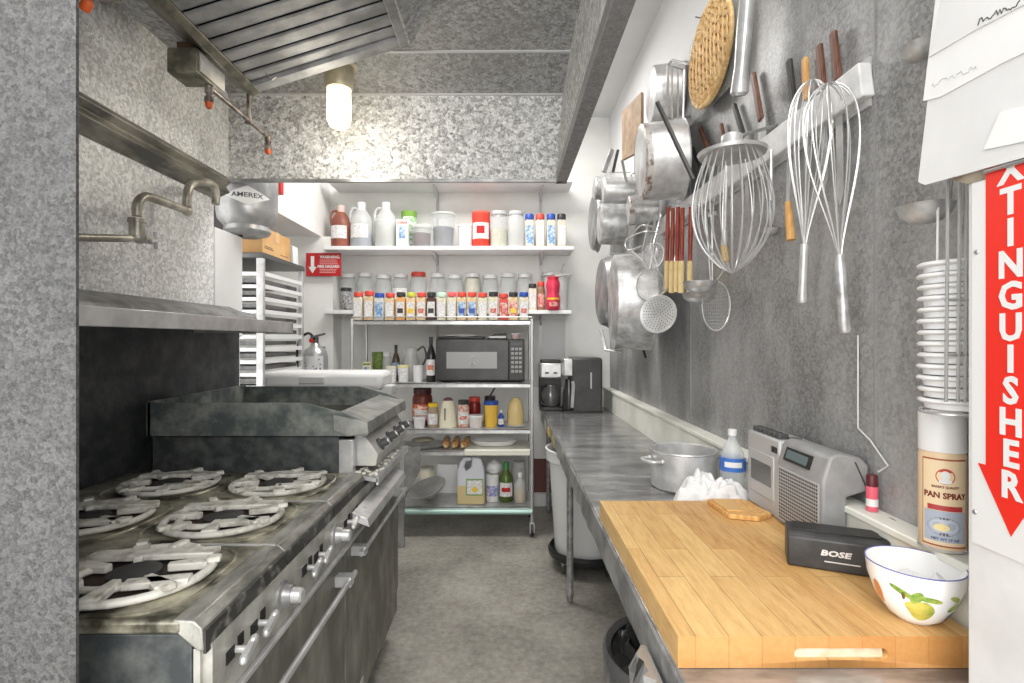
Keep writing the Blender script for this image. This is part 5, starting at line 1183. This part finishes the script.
knife((700, 128), (709, 152), 215, BROWNW, 'brown handled tool left of the wire whip hub', hw=.013)
knife((692, 148), (701, 166), 225, K_B, 'small black handled knife beside the saucepan')

# rattan paddle basket
bcn = W(709, 54, .862); ba = thing('rattan_tray', 'golden woven rattan oval hanging high on the right wall', 'basket', tuple(bcn))
RAT = mat('rattan', C(206, 164, 104), .55, col2=C(236, 204, 150), scale=40, lo=.4, hi=.6)
ea, eb = .225, .205
y0, z0 = bcn.y, bcn.z
rim = [Vector((.862, y0+ea*math.cos(2*PI*i/48), z0+eb*math.sin(2*PI*i/48))) for i in range(48)]
obj('rim', MB().tube(rim, .010, 8, closed=True), RAT, ba)
wv = MB()
n_r = 19
for i in range(n_r):
    v = -eb+2*eb*(i+.5)/n_r; L = ea*math.sqrt(max(0, 1-(v/eb)**2)); m_n = 24
    pts_ = [(.862+.006*math.sin(k*PI/1.5+i*PI), y0-L+2*L*k/m_n, z0+v) for k in range(m_n+1)]
    if L > .03: wv.tube(pts_, .0095, 5, flat=1.25)
obj('weave', wv, RAT, ba)
wv = MB()
for i in range(11):
    u = -ea+2*ea*(i+.5)/11; L = eb*math.sqrt(max(0, 1-(u/ea)**2))
    if L > .03: wv.tube([(.860, y0+u, z0-L), (.852, y0+u, z0), (.860, y0+u, z0+L)], .005, 5)
obj('stakes', wv, mat('rattan_pale', C(220, 180, 118), .55), ba)
obj('nail', MB().cyl(W(700, 18, .90), W(696, 17, .83), .003), CHAR, ba)
# clear bag behind it
single('clear_bag', MB().prism([(.885, y0-.26, z0-.22), (.885, y0+.27, z0-.19), (.885, y0+.30, z0+.20), (.885, y0-.22, z0+.30)], (.003, 0, 0)), CLEAR, 'thin clear plastic bag behind the rattan oval', 'bag', (.885, y0, z0-.2))

def whisk(label, top, bot, hL, rmax, n, name='balloon_whisk', hm=ALU, hr=.011, wr=.0016, group=None, axis_n=(1, 0, 0), sharp=.8):
    # top = far end of the wires, bot = end of the handle
    top = Vector(top); bot = Vector(bot); d = (top-bot).normalized(); L = (top-bot).length
    t = thing(name, label, 'whisk', tuple(bot), group)
    obj('handle', MB().lathe([(hr*.8, 0), (hr*1.15, .01), (hr*.9, hL*.3), (hr, hL*.7), (hr*.9, hL)], bot, d, 16), hm, t)
    u = d.cross(Vector(axis_n)).normalized(); v = d.cross(u)
    for i in range(n):
        a = PI*i/n; e = u*math.cos(a)+v*math.sin(a); pts_ = []
        M = 14; Lw = L-hL
        side = [(rmax*math.sin(PI*(k/9)**1.25/2)+.004*(1-k/9), .74*Lw*k/9) for k in range(10)]+[(rmax*math.cos(PI*k/20), Lw*(.74+.26*math.sin(PI*k/20))) for k in range(1, 11)]
        for k in range(0):
            s_ = k/M; rr_ = rmax*(math.sin(PI*s_**1.6/2)**1.0)*math.sqrt(max(0, 1-((s_-.80)/.20)**2)) if s_ > .80 else rmax*math.sin(PI*(s_/.80)**1.3/2)
            side.append((max(rr_, 0)+.003*(1-s_), s_*Lw))
        pts_ = [bot+d*(hL+s)+e*r_ for r_, s in side]+[bot+d*(hL+s)-e*r_ for r_, s in side[::-1][1:]]
        obj('wire', MB().tube(pts_, wr, 5), CHROME, t)
    return t
whisk('long balloon whisk hanging wires up with plain steel handle, left of its twin', W(812, 80, .845), W(802, 303, .86), .17, .055, 5, hr=.012, wr=.002)
whisk('long balloon whisk with worn handle, closest to the wall seam', W(828, 84, .84), W(845, 333, .86), .20, .065, 5, hr=.014, hm=ALUD, wr=.002)
whisk('large whisk hanging at the very top beside the rattan oval', W(752, -60, .82), W(739, 96, .84), .32, .06, 6, hr=.027, hm=ALU, wr=.002)
ring_c = W(739, 88, .84)
# mixer whip
top = W(732, 150, .75); wt = thing('mixer_whip', 'huge wire mixer whip with a domed metal hub hanging from the rail', 'mixer attachment', tuple(top))
rw = .122; H = .40; c = top
obj('hub', MB().lathe([(.035, -.005), (.105, -.018), (.110, -.008), (.06, .008), (.035, .015), (.034, .045), (.03, .05)], c, seg=40), ALU, wt)
for i in range(12):
    a = PI*i/12+.1; e = Vector((math.cos(a), math.sin(a), 0)); pts_ = []
    for k in range(-16, 17):
        s_ = k/16; aa = abs(s_); ang = aa*PI/2
        z_ = -H*(1-aa); r_ = .126*math.sin(PI*.78*aa**.72)
        pts_.append(c+e*r_*(1 if s_ >= 0 else -1)+Vector((0, 0, z_-.012)))
    obj('wire', MB().tube(pts_, .0022, 6), CHROME, wt)
obj('shaft', MB().cyl(c+Vector((0, 0, .04)), c+Vector((.165, .03, .095)), .006), STEELD, wt)

# pastry brushes with red handles
for i, (px, dz) in enumerate(((667, 0), (672, 1), (677, 0), (681.5, 1), (690, 0))):
    X = .80 if i < 4 else .84
    a = W(px+1, 207+dz, X); b_ = W(px, 261, X); tp = W(px-.5, 292+dz, X)
    pb_ = thing('pastry_brush', ['leftmost red handled pastry brush in the hanging row', 'second red handled pastry brush from the left', 'third red handled pastry brush, middle of the row', 'fourth red handled pastry brush, last of the tight cluster', 'lone red handled pastry brush seen through the wire whip'][i], 'brush', tuple(tp), 'red handled pastry brushes')
    obj('handle', MB().tube([a, a.lerp(b_, .5), b_], [.010, .011, .0095], 10), REDW, pb_)
    obj('hook', MB().tube([a-Vector((0, 0, .006)), a+Vector((0, 0, .012)), Vector((.919, a.y, a.z+.016))], .003, 6), STEEL, pb_)
    obj('bristles', MB().lathe([(.011, 0), (.0135, .02), (.0135, (b_-tp).length)], b_, tp-b_, 10, sx=1, sy=.8), mat('bristle_cream', C(222, 200, 150), .7, col2=C(206, 180, 122), scale=30, stretch=(8, 8, 1)), pb_)
# wooden spatula handle
a = W(789, 150, .885); b_ = W(788, 202, .87); e_ = W(791, 240, .87)
ws = thing('wood_handled_spatula', 'spatula hanging with its tan wooden handle down, left of the whisks', 'spatula', tuple(e_))
obj('blade', MB().obox((a+b_)/2, (a-b_), Vector((0, 1, 0)), (1, 0, 0), (a-b_).length/2, .010, .0012), STEEL, ws)
obj('handle', MB().tube([b_, b_.lerp(e_, .5), e_], [.009, .012, .013], 12), TANW, ws)
a = W(725, 230, .84); b_ = W(724, 246, .84); e_ = W(726, 262, .84)
bf = thing('brush_with_brass_band', 'brush with a tan band hanging inside the wire whip outline', 'brush', tuple(e_))
obj('rod', MB().tube([W(727, 150, .87), a], .006, 8), ALU, bf); obj('collar', MB().cyl(a, b_, .012), ALU, bf); obj('band', MB().cyl(b_, e_, .013), mat('tan_band', C(196, 164, 108), .5), bf)
# ladles & skimmer & sieves
def hang_ladle(label, px, py, wpx, X, toppx, toppy, m_=ALUD, depth=.7):
    c = W(px, py, X); r = wpx/F*c.y/2
    return ladle('ladle', label, c, r, W(toppx, toppy, X+.03), m_, hr=.004, group='small ladles on the right wall', depth=depth)
hang_ladle('tiny ladle hanging near the wooden handled spatula', 770, 229, 17, .90, 771, 170)
hang_ladle('round ladle bowl beneath the pastry brushes, upper of two', 700, 282, 33, .74, 706, 215)
hang_ladle('round ladle bowl, lower of the two under the pastry brushes', 699, 293, 33, .78, 712, 215, depth=.62)
c = W(658, 314, .70); sk = thing('skimmer', 'round perforated skimmer hanging below the pastry brushes', 'skimmer', tuple(c)); r = 19.5/F*c.y
ax3 = Vector((-.62, -.75, .12)).normalized()
obj('disc', MB().lathe([(r*.05, -.014), (r*.5, -.012), (r*.9, -.002), (r, .001), (r*.97, .004), (r*.5, -.006), (r*.05, -.008)], c, ax3, 32), ALU, sk)
hol = MB(); uu = ax3.cross(Vector((0, 0, 1))).normalized(); vv = ax3.cross(uu)
for i in range(1, 7):
    for k in range(i*5):
        a = 2*PI*k/(i*5); rr_ = r*.13*i; hol.lathe([(.0026, 0), (.0026, .0012)], c+uu*rr_*math.cos(a)+vv*rr_*math.sin(a)+ax3*(-.0055+.007*(i/6)**2), ax3, 6)
obj('holes', hol, CHAR, sk, kind='stuff')
obj('handle', MB().tube([c+vv*-r*.9+ax3*.002 if vv.z < 0 else c+vv*r*.9, W(669, 288, .82), W(676, 255, .87)], .005, 8), ALU, sk)
def sieve(label, c, r, ax, mesh_m, hand_to, name='sieve', ry=1.0, dome=.35):
    c = Vector(c); ax = Vector(ax).normalized(); t = thing(name, label, 'sieve', tuple(c))
    u = ax.cross(Vector((0, 0, 1))).normalized(); v = ax.cross(u)
    if v.z > 0: v = -v
    rim_ = [c+u*r*math.cos(2*PI*i/28)+v*r*ry*math.sin(2*PI*i/28) for i in range(28)]
    obj('rim', MB().tube(rim_, .0032, 6, closed=True), CHROME, t)
    ms = MB()
    for k in range(-6, 7):
        s_ = k/7; hw = math.sqrt(1-s_*s_)
        for sw in (0, 1):
            pts_ = []
            for j in range(9):
                q_ = -hw+2*hw*j/8; a_, b2 = (s_, q_) if sw else (q_, s_)
                pts_.append(c+u*r*a_+v*r*ry*b2-ax*dome*r*(1-a_*a_-b2*b2))
            ms.tube(pts_, .0008, 4)
    obj('mesh', ms, mesh_m, t)
    obj('handle', MB().tube([c-v*r*ry, Vector(hand_to)], .0035, 8), CHROME, t)
    return t
SILV = mat('sieve_wire', g(186), .35, .4)
c = W(653, 256, .74); sieve('round wire sieve hanging among the pans left of the brushes', c, 13/F*c.y, (-.8, -.6, .1), SILV, W(661, 215, .82))
c = W(716, 306, .82); sieve('oval wire sieve hanging lowest beneath the mixer whip', c, 13/F*c.y, (-.45, -.9, .1), SILV, W(724, 270, .86), ry=1.9)
c = W(650, 285, .72); sieve('hazy wire strainer hanging just left of the pastry brushes', c, 15/F*c.y, (-.7, -.7, 0), SILV, W(655, 240, .82), ry=1.05)
for i, (x0, y0_, x1, y1_) in enumerate(((656, 215, 651, 245), (649, 222, 640, 262), (660, 212, 657, 250))):
    X = .80; single('hanging_spoon', MB().tube([W(x0, y0_, X), W(x1, y1_, X)], .006, 8, flat=.5).ell(W(x1, y1_+4, X), .012, .02, .035), ALU, ['narrow steel spoon hanging directly left of the pastry brushes', 'longer steel spoon angled toward the big pan', 'thin steel spoon nearest the first pastry brush'][i], 'spoon', tuple(W(x1, y1_, X)), 'steel spoons among the hanging pans')
single('knife_steel', MB().tube([W(771, 150, .875), W(771, 200, .875)], .006, 8), ALU, 'short steel rod hanging from the rail right of the whip', 'rod', tuple(W(771, 200, .875)))

# ---- pots and pans on the far part of the wall
def pan(name, label, cat, c, r, depth, axis, m_, wall=.004, handle=None, hm=None, group='pots and pans hanging on the right wall', stain=None, flare=.93, hr=.009, both=False):
    # axis points from the base to the opening
    c = Vector(c); ax = Vector(axis).normalized(); t = thing(name, label, cat, tuple(c), group)
    obj('body', MB().lathe([(r*flare*.9, 0), (r*flare, .008), (r, depth-.004), (r*1.03, depth), (r*1.0, depth+.003), (r-wall, depth-.004), (r*flare-wall, .012), (.01, .008)], c, ax, 40), m_, t)
    tp_ = c+ax*depth+Vector((0, 0, r*.98))
    if tp_.x < .90: obj('hook', MB().tube([tp_-Vector((0, 0, .008)), tp_+Vector((-.012, 0, .012)), tp_+Vector((0, 0, .026)), Vector((.9195, tp_.y, tp_.z+.028))], .004, 6), STEEL, t)
    if handle:
        pts_ = [Vector(p) for p in handle]
        obj('handle', MB().tube(pts_, hr, 8, flat=.6), hm or m_, t)
    if stain: obj('burnt_ring', MB().lathe([(r*flare*.9, -.001), (r*flare*1.012, .006), (r*flare*1.018, .03)], c, ax, 40, cap0=False, cap1=False), stain, t)
    return t
RUSTY = mat('burnt_brown', C(124, 98, 82), .5, .3, col2=C(196, 193, 190), scale=22, lo=.38, hi=.52)
def at(px, py, X): return W(px, py, X)
c = at(637, 166, .615)
pan('saucepan', 'large dented saucepan with burnt base and long grey handle', 'saucepan', P(640, 163, 2.62), .195, .20, (1, -.08, .06), ALU, stain=RUSTY, handle=[P(693, 179, 2.22), P(657, 102, 2.20)], hm=mat('handle_grey', g(92), .4, .4), hr=.013)
pan('saucepan', 'small bright saucepan left of the large dented one', 'saucepan', P(603, 191, 3.35), .085, .19, (1, -.06, 0), ALU, handle=[P(628, 191, 3.3), P(622, 160, 3.2)])
pan('saucepan', 'dark little saucepan under the large dented saucepan', 'saucepan', P(628, 211, 3.05), .09, .16, (1, -.1, .05), ALUD, handle=[P(650, 205, 3.0), P(655, 190, 2.9)], stain=RUSTY)
pan('mixing_bowl', 'steel bowl seen edge on at the far left of the pots', 'bowl', P(594, 188, 3.86), .09, .10, (1, 0, 0), ALUD)
pan('stock_pot', 'squat steel pot hanging below the small saucepans', 'pot', P(599, 224, 3.62), .15, .17, (1, -.05, 0), ALUD)
pan('roasting_pan', 'dark pan edge hanging farthest along the right wall', 'pan', P(592, 222, 4.15), .235, .05, (1, 0, 0), STEELD)
pan('big_pot', 'huge shallow pot with scratched base hanging above the far counter', 'pot', P(612, 302, 2.95), .275, .21, (1, -.10, .0), ALUD, handle=[P(601, 330, 3.1), P(606, 350, 3.0), P(622, 352, 2.9)], hr=.012, flare=.96)
pan('frying_pan', 'grey frying pan edge behind the huge shallow pot', 'frying pan', P(600, 292, 3.55), .24, .06, (1, 0, 0), STEELD, handle=[P(640, 340, 3.3), P(646, 358, 3.25)], hm=BLACK)
pan('colander', 'pale metal colander hanging above the saucepans', 'colander', P(650, 95, 2.75), .15, .15, (1, -.1, 0), ALU)
pan('stainless_lid', 'round steel lid hanging behind the long saucepan handle', 'lid', P(668, 150, 2.60), .13, .035, (1, -.25, .1), ALU)
single('cooling_rack', MB().tube([P(668, 65, 2.5), P(667, 118, 2.55), P(683, 122, 2.5), P(684, 70, 2.45)], .006, 8, closed=True).tube([P(672, 66, 2.5), P(672, 119, 2.5)], .004, 6).tube([P(678, 68, 2.5), P(678, 120, 2.5)], .004, 6).tube([P(668, 65, 2.5), P(672, 60, 2.5), P(688, 64, 2.3)], .006, 8), CHROME, 'narrow metal wire frame left of the rattan oval', 'wire rack', tuple(P(670, 118, 2.5)))
single('chopping_board', MB().prism([P(622, 112, 3.2)+Vector((0, 0, 0)), P(641, 92, 2.9), P(641, 150, 2.9), P(622, 160, 3.2)], (.018, .01, 0)), mat('old_board', C(140, 116, 92), .7, col2=C(168, 144, 118), scale=16), 'old brown chopping board hanging behind the colander', 'board', tuple(P(630, 160, 3.0)))
cg = thing('jointed_tongs', 'dark hinged tool hanging above the small saucepan', 'tongs', tuple(P(608, 165, 3.4)))
obj('jaw', MB().tube([P(612, 150, 3.4), P(604, 172, 3.4)], .016, 8), STEELD, cg); obj('arm', MB().tube([P(618, 150, 3.4), P(613, 172, 3.4)], .010, 8), CHAR, cg)
single('whisk_bundle', MB().tube(arc([P(656, 232, 2.6), P(642, 232, 2.6), P(626, 240, 2.7), P(628, 250, 2.7), P(642, 246, 2.6)]), .004, 6).tube(arc([P(656, 228, 2.6), P(640, 226, 2.6), P(630, 246, 2.7), P(645, 262, 2.7)]), .004, 6), CHROME, 'looped wire potato masher hanging above the big pot', 'masher', tuple(P(640, 240, 2.6)))
sk2 = MB()
single('white_wall_box', MB().box(P(654, 1, 3.0).x, .915, 3.0, 3.2, EYE-(92-CY)/F*3.0, EYE-(74-CY)/F*3.0), WPLAST, 'small white box high on the wall above the colander', 'box', (.88, 3.1, 2.9), bev=.004)  # plain white plastic box, not a lamp
